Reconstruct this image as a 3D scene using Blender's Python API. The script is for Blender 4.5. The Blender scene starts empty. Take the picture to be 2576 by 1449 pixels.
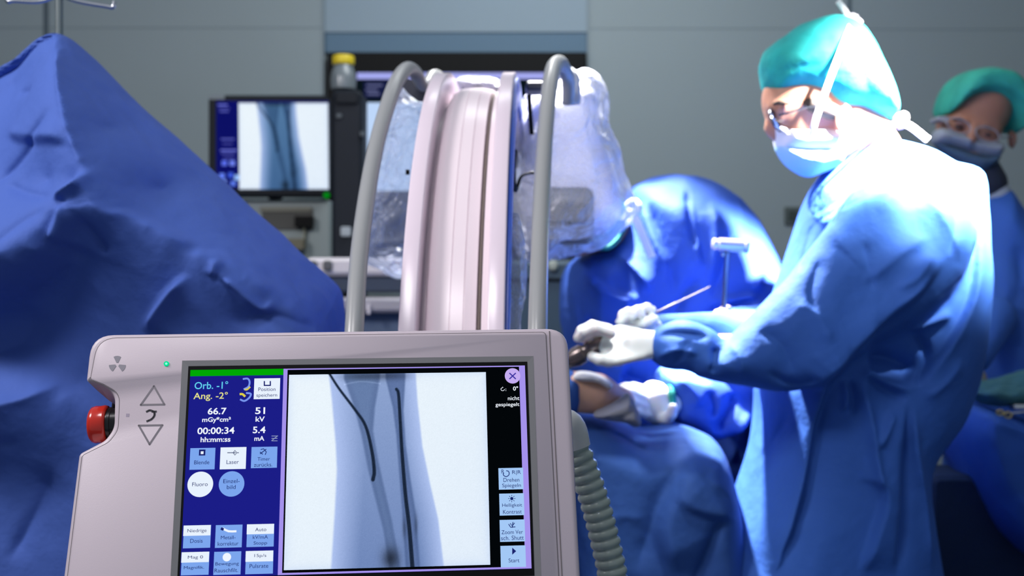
import bpy, math, random
import numpy as np
from mathutils import Vector, Matrix, noise as mnoise

random.seed(4)
rng = np.random.default_rng(7)
SC = bpy.context.scene
COL = SC.collection

# ------------------------------------------------------------------ camera
CAM_H = 1.25
F = 40.0 / 36.0 * 2576.0
cam_d = bpy.data.cameras.new('camera')
cam = bpy.data.objects.new('camera', cam_d)
COL.objects.link(cam)
cam.location = (0, 0, CAM_H)
cam.rotation_euler = (math.radians(90), 0, 0)
cam_d.lens = 40.0
cam_d.sensor_width = 36.0
cam_d.clip_start = 0.05
cam_d.dof.use_dof = True
cam_d.dof.focus_distance = 1.12
cam_d.dof.aperture_fstop = 5.2
SC.camera = cam

# ------------------------------------------------------------------ world, lights, exposure
SC.view_settings.view_transform = 'Standard'
SC.view_settings.look = 'None'
SC.view_settings.gamma = 1.0
SC.view_settings.exposure = 0.0
SC.cycles.use_denoising = True
SC.cycles.max_bounces = 8
SC.cycles.transparent_max_bounces = 24
SC.cycles.sample_clamp_indirect = 6.0
w = bpy.data.worlds.new('world')
SC.world = w
w.use_nodes = True
w.node_tree.nodes['Background'].inputs[0].default_value = (0.62, 0.72, 0.86, 1)
w.node_tree.nodes['Background'].inputs[1].default_value = 0.39


def area(name, loc, target, size, energy, color=(1, 1, 1), size_y=None, spread=180):
    l = bpy.data.lights.new(name, 'AREA')
    l.energy = energy
    l.color = color
    l.size = size
    if size_y:
        l.shape = 'RECTANGLE'
        l.size_y = size_y
    l.spread = math.radians(spread)
    o = bpy.data.objects.new(name, l)
    COL.objects.link(o)
    o.location = loc
    o.rotation_euler = (Vector(target) - Vector(loc)).to_track_quat('-Z', 'Y').to_euler()
    return o


def spot(name, loc, target, energy, angle, blend=0.5, radius=0.12, color=(1, 1, 1)):
    l = bpy.data.lights.new(name, 'SPOT')
    l.energy = energy
    l.color = color
    l.spot_size = math.radians(angle)
    l.spot_blend = blend
    l.shadow_soft_size = radius
    o = bpy.data.objects.new(name, l)
    COL.objects.link(o)
    o.location = loc
    o.rotation_euler = (Vector(target) - Vector(loc)).to_track_quat('-Z', 'Y').to_euler()
    return o


# room ceiling light (dimmed), two surgical lamps above the table, and added fill lights
area('ceiling_light', (-2.1, 0.7, 2.75), (-0.4, 1.6, 1.2), 0.6, 42, (1.0, 0.95, 0.97), 0.5)
area('wall_fill', (0.2, 2.9, 2.8), (0.1, 4.2, 1.3), 1.0, 17, (0.92, 0.98, 1.0), 0.5)  # fill light added to brighten the back wall
area('front_fill', (-0.5, 0.3, 2.8), (0.3, 1.9, 1.0), 0.6, 16, (1.0, 0.95, 0.99), 0.4)  # fill added from above the camera side to bring out the folds
spot('surgical_lamp', (1.25, 1.22, 2.56), (0.745, 2.02, 1.55), 19000, 16.5, 0.8, 0.10, (1.0, 0.98, 0.97))
spot('surgical_lamp_field', (-0.05, 2.75, 2.75), (0.22, 2.08, 1.00), 1700, 33, 0.55, 0.06, (1.0, 0.98, 0.97))

spot('table_fill', (0.42, 1.30, 2.75), (0.17, 2.00, 1.03), 130, 12, 0.8, 0.08, (1.0, 0.98, 0.97))  # extra unseen lamp added to light the table edge and gloves


# ------------------------------------------------------------------ measuring: where a pixel's sight line meets depth d
def P(x, y, d):
    return Vector(((x - 1288.0) / F * d, d, CAM_H - (y - 724.5) / F * d))


def PX(p):
    """numpy (n,3) world points -> pixel coordinates"""
    return 1288.0 + F * p[:, 0] / p[:, 1], 724.5 - F * (p[:, 2] - CAM_H) / p[:, 1]


# ------------------------------------------------------------------ materials
def lin(c):
    c = np.array(c, float) / 255.0
    return tuple(np.where(c <= 0.04045, c / 12.92, ((c + 0.055) / 1.055) ** 2.4))


MATS = {}


def mat(name, rgb, rough=0.6, metal=0.0, bump=0.0, bscale=60, mottled=0.0, mscale=6, linear=False, sheen=0.0, spec=0.5,
        coat=0.0, subs=0.0):
    if name in MATS:
        return MATS[name]
    m = bpy.data.materials.new(name)
    m.use_nodes = True
    nt = m.node_tree
    b = nt.nodes['Principled BSDF']
    c = rgb if linear else lin(rgb)
    b.inputs['Base Color'].default_value = (*c, 1)
    b.inputs['Roughness'].default_value = rough
    b.inputs['Metallic'].default_value = metal
    b.inputs['Specular IOR Level'].default_value = spec
    if sheen:
        b.inputs['Sheen Weight'].default_value = sheen
    if coat:
        b.inputs['Coat Weight'].default_value = coat
    if subs:
        b.inputs['Subsurface Weight'].default_value = subs
        b.inputs['Subsurface Scale'].default_value = 0.02
    tc = nt.nodes.new('ShaderNodeTexCoord')
    if mottled:
        n = nt.nodes.new('ShaderNodeTexNoise')
        n.inputs['Scale'].default_value = mscale
        n.inputs['Detail'].default_value = 4
        nt.links.new(tc.outputs['Object'], n.inputs['Vector'])
        mx = nt.nodes.new('ShaderNodeMix')
        mx.data_type = 'RGBA'
        mx.inputs[6].default_value = (*[v * (1 - mottled) for v in c], 1)
        mx.inputs[7].default_value = (*[min(1, v * (1 + mottled)) for v in c], 1)
        nt.links.new(n.outputs['Fac'], mx.inputs[0])
        nt.links.new(mx.outputs[2], b.inputs['Base Color'])
    if bump:
        n = nt.nodes.new('ShaderNodeTexNoise')
        n.inputs['Scale'].default_value = bscale
        n.inputs['Detail'].default_value = 5
        nt.links.new(tc.outputs['Object'], n.inputs['Vector'])
        bp = nt.nodes.new('ShaderNodeBump')
        bp.inputs['Strength'].default_value = bump
        bp.inputs['Distance'].default_value = 0.01
        nt.links.new(n.outputs['Fac'], bp.inputs['Height'])
        nt.links.new(bp.outputs[0], b.inputs['Normal'])
    MATS[name] = m
    return m


def emit(name, rgb, strength=1.0, attr=None):
    if name in MATS:
        return MATS[name]
    m = bpy.data.materials.new(name)
    m.use_nodes = True
    nt = m.node_tree
    nt.nodes.clear()
    o = nt.nodes.new('ShaderNodeOutputMaterial')
    e = nt.nodes.new('ShaderNodeEmission')
    e.inputs[1].default_value = strength
    if attr:
        a = nt.nodes.new('ShaderNodeAttribute')
        a.attribute_name = attr
        nt.links.new(a.outputs['Color'], e.inputs[0])
    else:
        e.inputs[0].default_value = (*lin(rgb), 1)
    nt.links.new(e.outputs[0], o.inputs[0])
    MATS[name] = m
    return m


def plastic_film(name, alpha, rgb=(225, 230, 250), bump=0.6, bscale=14):
    m = bpy.data.materials.new(name)
    m.use_nodes = True
    nt = m.node_tree
    nt.nodes.clear()
    o = nt.nodes.new('ShaderNodeOutputMaterial')
    tr = nt.nodes.new('ShaderNodeBsdfTransparent')
    tr.inputs[0].default_value = (0.96, 0.97, 1.0, 1)
    pr = nt.nodes.new('ShaderNodeBsdfPrincipled')
    pr.inputs['Base Color'].default_value = (*lin(rgb), 1)
    pr.inputs['Roughness'].default_value = 0.16
    pr.inputs['Specular IOR Level'].default_value = 0.9
    mx = nt.nodes.new('ShaderNodeMixShader')
    fr = nt.nodes.new('ShaderNodeLayerWeight')
    fr.inputs[0].default_value = 0.35
    tc = nt.nodes.new('ShaderNodeTexCoord')
    n = nt.nodes.new('ShaderNodeTexNoise')
    n.inputs['Scale'].default_value = bscale
    n.inputs['Detail'].default_value = 3
    n.inputs['Distortion'].default_value = 1.5
    bp = nt.nodes.new('ShaderNodeBump')
    bp.inputs['Strength'].default_value = bump
    bp.inputs['Distance'].default_value = 0.03
    nt.links.new(tc.outputs['Object'], n.inputs['Vector'])
    nt.links.new(n.outputs['Fac'], bp.inputs['Height'])
    nt.links.new(bp.outputs[0], pr.inputs['Normal'])
    nt.links.new(bp.outputs[0], fr.inputs['Normal'])
    mp = nt.nodes.new('ShaderNodeMapRange')
    mp.inputs[3].default_value = alpha
    mp.inputs[4].default_value = min(1, alpha + 0.55)
    nt.links.new(fr.outputs['Facing'], mp.inputs[0])
    nt.links.new(mp.outputs[0], mx.inputs[0])
    nt.links.new(tr.outputs[0], mx.inputs[1])
    nt.links.new(pr.outputs[0], mx.inputs[2])
    nt.links.new(mx.outputs[0], o.inputs[0])
    MATS[name] = m
    return m


# ------------------------------------------------------------------ objects
def thing(name, label, cat, loc=(0, 0, 0), group=None):
    o = bpy.data.objects.new(name, None)
    COL.objects.link(o)
    o.location = loc
    o.empty_display_size = 0.05
    o['label'] = label
    o['category'] = cat
    if group:
        o['group'] = group
    return o


def origin_of(o):
    v = Vector((0, 0, 0))
    while o:
        v += o.location
        o = o.parent
    return v


def obj(name, verts, faces, m, parent=None, smooth=True, label=None, cat=None, group=None, kind=None, auto=None):
    V = np.asarray(verts, float).reshape(-1, 3)
    if parent is not None:
        o0 = np.array(origin_of(parent))
    else:
        o0 = np.array([(V[:, 0].min() + V[:, 0].max()) / 2, (V[:, 1].min() + V[:, 1].max()) / 2, V[:, 2].min()])
    me = bpy.data.meshes.new(name)
    me.from_pydata((V - o0).tolist(), [], [list(map(int, f)) for f in faces] if not isinstance(faces, np.ndarray) else faces.tolist())
    me.update()
    if smooth:
        me.polygons.foreach_set('use_smooth', np.ones(len(me.polygons), bool))
        if auto:
            me.update()
            try:
                me.set_sharp_from_angle(angle=math.radians(auto))
            except Exception:
                pass
    if m:
        me.materials.append(m)
    o = bpy.data.objects.new(name, me)
    COL.objects.link(o)
    if parent is not None:
        o.parent = parent
    else:
        o.location = o0
    if label:
        o['label'] = label
    if cat:
        o['category'] = cat
    if group:
        o['group'] = group
    if kind:
        o['kind'] = kind
    return o


class MB:
    """collects closed shapes into one mesh"""

    def __init__(s):
        s.v = []
        s.f = []

    def add(s, verts, faces):
        n = len(s.v)
        s.v += [tuple(v) for v in verts]
        s.f += [[i + n for i in f] for f in faces]
        return s

    def box(s, a, b, bev=0.0):
        x0, x1 = sorted((a[0], b[0])); y0, y1 = sorted((a[1], b[1])); z0, z1 = sorted((a[2], b[2]))
        if bev <= 0:
            vs = [(x, y, z) for x in (x0, x1) for y in (y0, y1) for z in (z0, z1)]
            return s.add(vs, [(0, 1, 3, 2), (4, 6, 7, 5), (0, 4, 5, 1), (2, 3, 7, 6), (0, 2, 6, 4), (1, 5, 7, 3)])
        # rounded in the x-z outline, chamfered in depth
        out = rrect(x0, z0, x1, z1, min(bev * 2, (x1 - x0) / 2.01, (z1 - z0) / 2.01), 5)
        ins = rrect(x0 + bev, z0 + bev, x1 - bev, z1 - bev, min(bev, (x1 - x0) / 4, (z1 - z0) / 4), 5)
        rings = [[(x, y0, z) for x, z in ins], [(x, y0 + bev, z) for x, z in out],
                 [(x, y1 - bev, z) for x, z in out], [(x, y1, z) for x, z in ins]]
        return s.rings(rings, True)

    def rings(s, rings, cap=True, closed=False):
        n = len(rings[0])
        vs = [p for r in rings for p in r]
        fs = []
        R = len(rings)
        for i in range(R if closed else R - 1):
            for j in range(n):
                a = i * n + j; b = i * n + (j + 1) % n
                c = ((i + 1) % R) * n + (j + 1) % n; d = ((i + 1) % R) * n + j
                fs.append((a, b, c, d))
        if cap and not closed:
            fs.append(tuple(range(n))[::-1])
            fs.append(tuple(range((R - 1) * n, R * n)))
        return s.add(vs, fs)

    def tube(s, pts, r, n=14, sub=6, ribs=None):
        pts = [Vector(p) for p in pts]
        rs = r if isinstance(r, (list, tuple)) else [r] * len(pts)
        if sub > 1 and len(pts) > 2:
            pts, rs = catmull(pts, rs, sub)
        rings = []
        t0 = (pts[1] - pts[0]).normalized()
        u = t0.orthogonal().normalized()
        for i, p in enumerate(pts):
            t = (pts[min(i + 1, len(pts) - 1)] - pts[max(i - 1, 0)]).normalized()
            u = (u - t * u.dot(t)).normalized()
            v = t.cross(u)
            rings.append([tuple(p + (u * math.cos(a) + v * math.sin(a)) * rs[i]) for a in [2 * math.pi * k / n for k in range(n)]])
        return s.rings(rings, True)

    def cyl(s, a, b, r, n=24, bev=0.0, r2=None):
        a = Vector(a); b = Vector(b); t = (b - a)
        L = t.length; t = t / L
        r2 = r if r2 is None else r2
        if bev:
            st = [(0, r - bev), (bev * .3, r - bev * .3), (bev, r), (L - bev, r2), (L - bev * .3, r2 - bev * .3), (L, r2 - bev)]
        else:
            st = [(0, r), (L, r2)]
        u = t.orthogonal().normalized(); v = t.cross(u)
        rings = [[tuple(a + t * h + (u * math.cos(2 * math.pi * k / n) + v * math.sin(2 * math.pi * k / n)) * q) for k in range(n)] for h, q in st]
        return s.rings(rings, True)

    def build(s, name, m, parent=None, **k):
        k.setdefault('auto', 40)
        return obj(name, s.v, s.f, m, parent, **k)


def rrect(x0, y0, x1, y1, r, n=6):
    pts = []
    for cx, cy, a0 in ((x1 - r, y1 - r, 0), (x0 + r, y1 - r, 90), (x0 + r, y0 + r, 180), (x1 - r, y0 + r, 270)):
        for k in range(n + 1):
            a = math.radians(a0 + 90 * k / n)
            pts.append((cx + r * math.cos(a), cy + r * math.sin(a)))
    return pts


def catmull(pts, rs, sub):
    P0 = [pts[0] * 2 - pts[1]] + pts + [pts[-1] * 2 - pts[-2]]
    out, ro = [], []
    for i in range(1, len(P0) - 2):
        a, b, c, d = P0[i - 1], P0[i], P0[i + 1], P0[i + 2]
        for k in range(sub):
            t = k / sub
            out.append(0.5 * ((2 * b) + (c - a) * t + (2 * a - 5 * b + 4 * c - d) * t * t + (3 * b - a - 3 * c + d) * t ** 3))
            ro.append(rs[i - 1] * (1 - t) + rs[i] * t)
    out.append(pts[-1]); ro.append(rs[-1])
    return out, ro


def smooth2d(poly, sub=4):
    p = [Vector((a[0], a[1], 0)) for a in poly]
    n = len(p)
    out = []
    for i in range(n):
        a, b, c, d = p[(i - 1) % n], p[i], p[(i + 1) % n], p[(i + 2) % n]
        for k in range(sub):
            t = k / sub
            q = 0.5 * ((2 * b) + (c - a) * t + (2 * a - 5 * b + 4 * c - d) * t * t + (3 * b - a - 3 * c + d) * t ** 3)
            out.append((q.x, q.y))
    return out


# ------------------------------------------------------------------ implicit bodies and cloth
def sd_poly(px, pz, poly):
    """signed distance to polygon, arrays"""
    poly = np.array(poly, float)
    d = np.full(px.shape, 1e9)
    sgn = np.zeros(px.shape, bool)
    n = len(poly)
    for i in range(n):
        a = poly[i]; b = poly[(i + 1) % n]
        e = b - a
        wx = px - a[0]; wz = pz - a[1]
        t = np.clip((wx * e[0] + wz * e[1]) / max(e @ e, 1e-12), 0, 1)
        d = np.minimum(d, (wx - e[0] * t) ** 2 + (wz - e[1] * t) ** 2)
        c = ((a[1] > pz) != (b[1] > pz))
        if abs(e[1]) > 1e-12:
            xi = a[0] + (pz - a[1]) * e[0] / e[1]
            sgn ^= c & (px < xi)
    d = np.sqrt(d)
    return np.where(sgn, -d, d)


def smin(a, b, k):
    if k <= 0:
        return np.minimum(a, b)
    h = np.clip(0.5 + 0.5 * (b - a) / k, 0, 1)
    return b * (1 - h) + a * h - k * h * (1 - h)


def slab(poly_px, d, H, R=None, smooth=3, dy=None):
    """pillow whose outline at depth d is the traced outline; half-thickness H, edge rounding R. dy: (az, ax) shear of the mid-plane"""
    poly = smooth2d(poly_px, smooth) if smooth > 1 else poly_px
    pw = [((x - 1288.0) / F * d, CAM_H - (y - 724.5) / F * d) for x, y in poly]
    R = R or H

    def fn(X, Y, Z):
        x2 = X[:, 0, :]; z2 = Z[:, 0, :]
        s = sd_poly(x2, z2, pw)[:, None, :]
        yc = d
        if dy is not None:
            zm = np.mean([q[1] for q in pw]); xm = np.mean([q[0] for q in pw])
            yc = d + dy[0] * (Z - zm) + dy[1] * (X - xm)
        yy = (Y - yc) * (R / H)
        return np.sqrt(np.maximum(0, s + R) ** 2 + yy ** 2) - R
    pts = np.array(pw)
    return fn, (pts[:, 0].min(), d - H, pts[:, 1].min()), (pts[:, 0].max(), d + H, pts[:, 1].max())


def caps(a, b, ra, rb=None, flat=1.0):
    """tapered capsule; flat scales the y axis"""
    a = np.array(a, float); b = np.array(b, float)
    rb = ra if rb is None else rb

    def fn(X, Y, Z):
        e = b - a
        wx = X - a[0]; wy = Y - a[1]; wz = Z - a[2]
        t = np.clip((wx * e[0] + wy * e[1] + wz * e[2]) / max(e @ e, 1e-12), 0, 1)
        return np.sqrt((wx - e[0] * t) ** 2 + ((wy - e[1] * t) / flat) ** 2 + (wz - e[2] * t) ** 2) - (ra + (rb - ra) * t)
    R = max(ra, rb) * max(1, flat)
    return fn, tuple(np.minimum(a, b) - R), tuple(np.maximum(a, b) + R)


def ell(c, r, rot=0.0):
    """ellipsoid, rot = rotation about the y axis (radians)"""
    c = np.array(c, float); r = np.array(r, float)
    cr, sr = math.cos(rot), math.sin(rot)

    def fn(X, Y, Z):
        x = X - c[0]; y = Y - c[1]; z = Z - c[2]
        xr = x * cr - z * sr; zr = x * sr + z * cr
        q = np.sqrt((xr / r[0]) ** 2 + (y / r[1]) ** 2 + (zr / r[2]) ** 2)
        return (q - 1) * min(r)
    m = max(r)
    return fn, tuple(c - m), tuple(c + m)


def cut(pr):
    return ('cut',) + tuple(pr)


def isosurf(prims, res, k=0.02, pad=0.02):
    """prims: list of (fn, lo, hi) or (fn, lo, hi, k) or ('cut', fn, lo, hi). Returns verts, quads by surface nets"""
    adds = [p for p in prims if not isinstance(p[0], str)]
    lo = np.min([p[1] for p in adds], 0) - pad
    hi = np.max([p[2] for p in adds], 0) + pad
    n = np.ceil((hi - lo) / res).astype(int) + 1
    ax = [lo[i] + res * np.arange(n[i]) for i in range(3)]
    X, Y, Z = np.meshgrid(*ax, indexing='ij')
    v = None
    for p in prims:
        if isinstance(p[0], str):
            v = np.maximum(v, -p[1](X, Y, Z))
        else:
            d = p[0](X, Y, Z)
            v = d if v is None else smin(v, d, p[3] if len(p) > 3 else k)
    v = v.astype(np.float32) + 1e-7
    ins = v < 0
    c = np.zeros(tuple(n - 1), np.int8)
    for i in (0, 1):
        for j in (0, 1):
            for l in (0, 1):
                c += ins[i:n[0] - 1 + i, j:n[1] - 1 + j, l:n[2] - 1 + l]
    act = (c > 0) & (c < 8)
    idx = np.full(act.shape, -1, np.int64)
    I = np.argwhere(act)
    idx[act] = np.arange(len(I))
    acc = np.zeros((len(I), 3)); cnt = np.zeros(len(I))
    corners = [(i, j, l) for i in (0, 1) for j in (0, 1) for l in (0, 1)]
    for a in range(8):
        for b in range(a + 1, 8):
            ca, cb = np.array(corners[a]), np.array(corners[b])
            if np.abs(ca - cb).sum() != 1:
                continue
            va = v[I[:, 0] + ca[0], I[:, 1] + ca[1], I[:, 2] + ca[2]]
            vb = v[I[:, 0] + cb[0], I[:, 1] + cb[1], I[:, 2] + cb[2]]
            m = (va < 0) != (vb < 0)
            t = np.where(m, va / np.where(m, va - vb, 1), 0)
            acc += (ca + (cb - ca) * t[:, None]) * m[:, None]
            cnt += m
    V = lo + (I + acc / cnt[:, None]) * res
    Q = []
    for axn in range(3):
        sl0 = [slice(None)] * 3; sl1 = [slice(None)] * 3
        sl0[axn] = slice(0, -1); sl1[axn] = slice(1, None)
        A = ins[tuple(sl0)]; B = ins[tuple(sl1)]
        E_ = np.argwhere(A != B)
        u, w_ = [(1, 2), (2, 0), (0, 1)][axn]
        ok = (E_[:, u] > 0) & (E_[:, w_] > 0) & (E_[:, u] < n[u] - 1) & (E_[:, w_] < n[w_] - 1)
        E_ = E_[ok]
        fl = A[E_[:, 0], E_[:, 1], E_[:, 2]]

        def cell(du, dw):
            q = E_.copy(); q[:, u] -= du; q[:, w_] -= dw
            return idx[q[:, 0], q[:, 1], q[:, 2]]
        q = np.stack([cell(1, 1), cell(0, 1), cell(0, 0), cell(1, 0)], 1)
        q[~fl] = q[~fl][:, ::-1]
        Q.append(q)
    return V, np.concatenate(Q)


def vnormals(V, Q):
    a = V[Q[:, 2]] - V[Q[:, 0]]; b = V[Q[:, 3]] - V[Q[:, 1]]
    n = np.cross(a, b)
    N = np.zeros_like(V)
    for i in range(4):
        np.add.at(N, Q[:, i], n)
    return N / np.maximum(np.linalg.norm(N, axis=1, keepdims=True), 1e-12)


def relax(V, Q, it=2, lam=0.5):
    e = np.concatenate([Q[:, [0, 1]], Q[:, [1, 2]], Q[:, [2, 3]], Q[:, [3, 0]]])
    for _ in range(it):
        S = np.zeros_like(V); c = np.zeros(len(V))
        np.add.at(S, e[:, 0], V[e[:, 1]]); np.add.at(c, e[:, 0], 1)
        np.add.at(S, e[:, 1], V[e[:, 0]]); np.add.at(c, e[:, 1], 1)
        V = V * (1 - lam) + lam * S / c[:, None]
    return V


def rbf(ctrl, x, y):
    """piecewise surface through (px, py, value) points"""
    c = np.array(ctrl, float)
    s = 1 / 500.0
    A = np.hypot((c[:, None, 0] - c[None, :, 0]), (c[:, None, 1] - c[None, :, 1])) * s
    n = len(c)
    M = np.zeros((n + 1, n + 1)); M[:n, :n] = A + np.eye(n) * -1e-4; M[:n, n] = 1; M[n, :n] = 1
    wt = np.linalg.solve(M, np.append(c[:, 2], 0))
    out = np.full(x.shape, wt[n])
    for i in range(n):
        out += wt[i] * np.hypot(x - c[i, 0], y - c[i, 1]) * s
    return out


def line_dist(x, y, pts):
    """signed distance and fraction along a polyline; positive = right-hand side when walking (screen y down)"""
    pts = np.array(pts, float)
    best = np.full(x.shape, 1e9); sg = np.zeros(x.shape); fr = np.zeros(x.shape)
    L = np.hypot(*(pts[1:] - pts[:-1]).T); tot = L.sum(); acc = 0
    for i in range(len(pts) - 1):
        a = pts[i]; e = pts[i + 1] - a
        wx = x - a[0]; wy = y - a[1]
        t = np.clip((wx * e[0] + wy * e[1]) / (e @ e), 0, 1)
        d = np.hypot(wx - e[0] * t, wy - e[1] * t)
        m = d < best
        best = np.where(m, d, best)
        sg = np.where(m, np.sign(e[0] * wy - e[1] * wx), sg)
        fr = np.where(m, (acc + t * L[i]) / tot, fr)
        acc += L[i]
    return best * sg, fr


WF = 1.2


def fold_field(x, y, folds):
    """folds: ('r'|'s', pts, amp_mm, width_px). r = ridge (negative amp: groove); s = step: the right-hand side stands proud at the
    line and sinks back over 4 widths"""
    D = np.zeros(x.shape)
    for f_ in folds:
        ty, pts, amp, wd = f_[:4]
        wd = wd * WF
        pts = [(p.x, p.y) for p in catmull([Vector((*q, 0)) for q in pts], [0] * len(pts), 4)[0]] if len(pts) > 2 else pts
        d, fr = line_dist(x, y, pts)
        L = sum(math.dist(pts[i], pts[i + 1]) for i in range(len(pts) - 1))
        tap = np.clip(np.minimum(fr, 1 - fr) / 0.25, 0, 1)
        tap = tap * tap * (3 - 2 * tap)
        if ty == 'R' or ty == 'S':
            tap = np.clip((1 - fr) / 0.3, 0, 1)
        if ty in 'rR':
            g = np.exp(-(np.sqrt(d * d + 4) - 2) / (wd * .75))
        else:
            st = np.clip(d / wd * 0.5 + 0.5, 0, 1)
            st = st * st * (3 - 2 * st)
            g = st * np.exp(-np.maximum(d, 0) / (wd * 4)) * np.exp(-np.maximum(0, -d - wd) / 3)
            g = np.where(d > -wd, g, 0)
        D += amp * 0.001 * g * tap
    return D


def nz(p, s, sx=1, sy=1, sz=1, seed=0.0):
    o = np.empty(len(p))
    for i, q in enumerate(p):
        o[i] = mnoise.noise((q[0] * s * sx + seed, q[1] * s * sy + seed * 1.7, q[2] * s * sz - seed))
    return o


def split_quads(V, Q):
    """each quad into four"""
    e = np.concatenate([Q[:, [0, 1]], Q[:, [1, 2]], Q[:, [2, 3]], Q[:, [3, 0]]])
    e.sort(axis=1)
    u, inv = np.unique(e, axis=0, return_inverse=True)
    inv = inv.reshape(-1)
    n = len(Q)
    m = len(V)
    E4 = [m + inv[i * n:(i + 1) * n] for i in range(4)]
    V2 = np.concatenate([V, V[u].mean(1), V[Q].mean(1)])
    c = m + len(u) + np.arange(n)
    q = np.concatenate([np.stack([Q[:, 0], E4[0], c, E4[3]], 1), np.stack([Q[:, 1], E4[1], c, E4[0]], 1),
                        np.stack([Q[:, 2], E4[2], c, E4[1]], 1), np.stack([Q[:, 3], E4[3], c, E4[2]], 1)])
    return V2, q


def cloth(prims, res, k=0.03, folds=(), ctrl=None, wrinkle=(0.004, 9.0), stretch=(1, 1, 1), rl=1, seed=0.0, fs=1.0, fine=False):
    V, Q = isosurf(prims, res, k)
    V = relax(V, Q, rl, 0.5)
    if fine:
        V, Q = split_quads(V, Q)
        V = relax(V, Q, 1, 0.5)
    N = vnormals(V, Q)
    x, y = PX(V)
    wgt = np.clip((-N[:, 1] + 0.05) / 0.4, 0, 1)
    D = fold_field(x, y, folds) * fs
    if ctrl is not None:
        D = D + rbf(ctrl, x, y)
    V = V.copy()
    V[:, 1] -= D * wgt
    if wrinkle and wrinkle[0] > 0:
        a = nz(V, wrinkle[1], *stretch, seed=seed)
        b = nz(V, wrinkle[1] * 2.3, *stretch, seed=seed + 5)
        rr = (1 - 2 * np.abs(a)) * 0.6 + (1 - 2 * np.abs(b)) * 0.3 - 0.6
        V += N * (rr * wrinkle[0])[:, None]
    return relax(V, Q, 1, .45), Q


# ------------------------------------------------------------------ shared materials


def fabric(name, c, bump=0.3, bscale=30, rough=0.75, sheen=0.0, mottled=0.0, mscale=16):
    return mat(name, c, rough, mottled=mottled, mscale=mscale, bump=bump, bscale=bscale, linear=True, sheen=sheen, spec=0.25)


M_DRAPE = fabric('drape_fabric', (0.062, 0.125, 0.44))
M_GOWN = fabric('gown_fabric', (0.034, 0.118, 0.45))
M_GOWN2 = fabric('gown_fabric_assistant', (0.034, 0.098, 0.43))
M_TABLE = fabric('table_sheet_fabric', (0.030, 0.092, 0.32))
M_CAP = fabric('cap_fabric', (0.014, 0.32, 0.31), bump=0.8, bscale=20, mottled=0.6, mscale=18)
M_MASKW = fabric('mask_fabric_white', (0.74, 0.76, 0.88), bump=0.1)
M_MASKB = fabric('mask_fabric_blue', (0.36, 0.60, 0.82), bump=0.1)
M_TIE = mat('tie_fabric', (235, 235, 240), 0.8)
M_SKIN = mat('skin', (0.40, 0.19, 0.125), 0.5, linear=True, subs=0.15)
M_GLOVE = mat('latex_glove', (0.72, 0.76, 0.74), 0.35, linear=True, subs=0.2)
M_HOUSING = mat('housing_plastic', (0.55, 0.475, 0.52), 0.45, linear=True, bump=0.03, bscale=900)
M_ARC = mat('arc_enamel', (0.82, 0.70, 0.78), 0.22, linear=True)
M_CREAM = mat('arc_cover', (0.88, 0.77, 0.81), 0.25, linear=True)
M_RAIL = mat('rail_grey', (0.33, 0.34, 0.34), 0.3, linear=True)
M_METAL = mat('steel', (200, 203, 210), 0.22, metal=1.0)
M_DARK = mat('dark_plastic', (18, 23, 30), 0.6, spec=.2)
M_BLACK = mat('black_plastic', (5, 6, 7), 0.6, spec=.15)
M_WALL = mat('wall_paint', (0.225, 0.275, 0.29), 0.65, linear=True, mottled=0.03, mscale=2)
M_WALLB = mat('wall_panel_blue_grey', (0.21, 0.28, 0.33), 0.6, linear=True)
M_SEAM = mat('wall_seam', (70, 84, 92), 0.7)
M_LINTEL = mat('lintel_blue', (0.07, 0.14, 0.21), 0.6, linear=True)
M_FLOOR = mat('floor_vinyl', (52, 72, 98), 0.4, mottled=0.1, mscale=30)
M_CEIL = mat('ceiling_panel', (150, 160, 165), 0.8)

# ================================================================== the room
WY = 4.3


def struct(name, mb, m):
    return mb.build(name, m, kind='structure', smooth=False)


struct('floor', MB().box((-2.6, -0.8, -0.05), (2.9, WY + 0.1, 0)), M_FLOOR)
struct('wall_left', MB().box((-2.7, -0.8, 0), (-2.6, WY, 2.9)), M_WALL)
struct('wall_right', MB().box((2.9, -0.8, 0), (3.0, WY, 2.9)), M_WALL)


def W(x, y, dd=0.0):
    return P(x, y, WY - dd)


xl = W(815, 0).x; xr = W(1478, 0).x
zt = W(0, 80).z; zb = W(0, 640).z
wb = MB()
wb.box((-2.7, WY, 0), (xl - .004, WY + .1, 2.9)).box((xr + .004, WY, 0), (3.0, WY + .1, 2.9))
wb.box((xl - .004, WY + .03, 0), (xr + .004, WY + .1, 2.9))
struct('wall_back', wb, M_WALL)
struct('trim_1', MB().box((xl, WY + .004, zt), (xr, WY + .03, 2.9)), M_WALLB)
struct('trim_2', MB().box((xl, WY + .012, W(0, 131).z), (xr, WY + .03, zt)), M_LINTEL)
sm = MB()
for x, wd in ((116, 13), (2137, 9)):
    c = W(x, 0).x
    sm.box((c - wd / F * WY / 2, WY - .002, 0), (c + wd / F * WY / 2, WY, 2.9))
struct('trim_3', sm, M_SEAM)
sm = MB()
for x0, x1, y in ((-300, 812, 70), (1482, 2132, 72), (2142, 2900, 74)):
    sm.box((W(x0, 0).x, WY - .001, W(0, y + 1.2).z), (W(x1, 0).x, WY, W(0, y - 1.2).z))
struct('trim_4', sm, mat('seam_light', (0.15, 0.19, 0.205), 0.7, linear=True))
sm = MB()
for x in (813, 1480):
    c = W(x, 0).x
    sm.box((c - .004, WY - .006, W(0, 640).z), (c + .004, WY, 2.9))
struct('trim_5', sm, mat('seam_pale', (120, 134, 140), 0.6))

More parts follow.
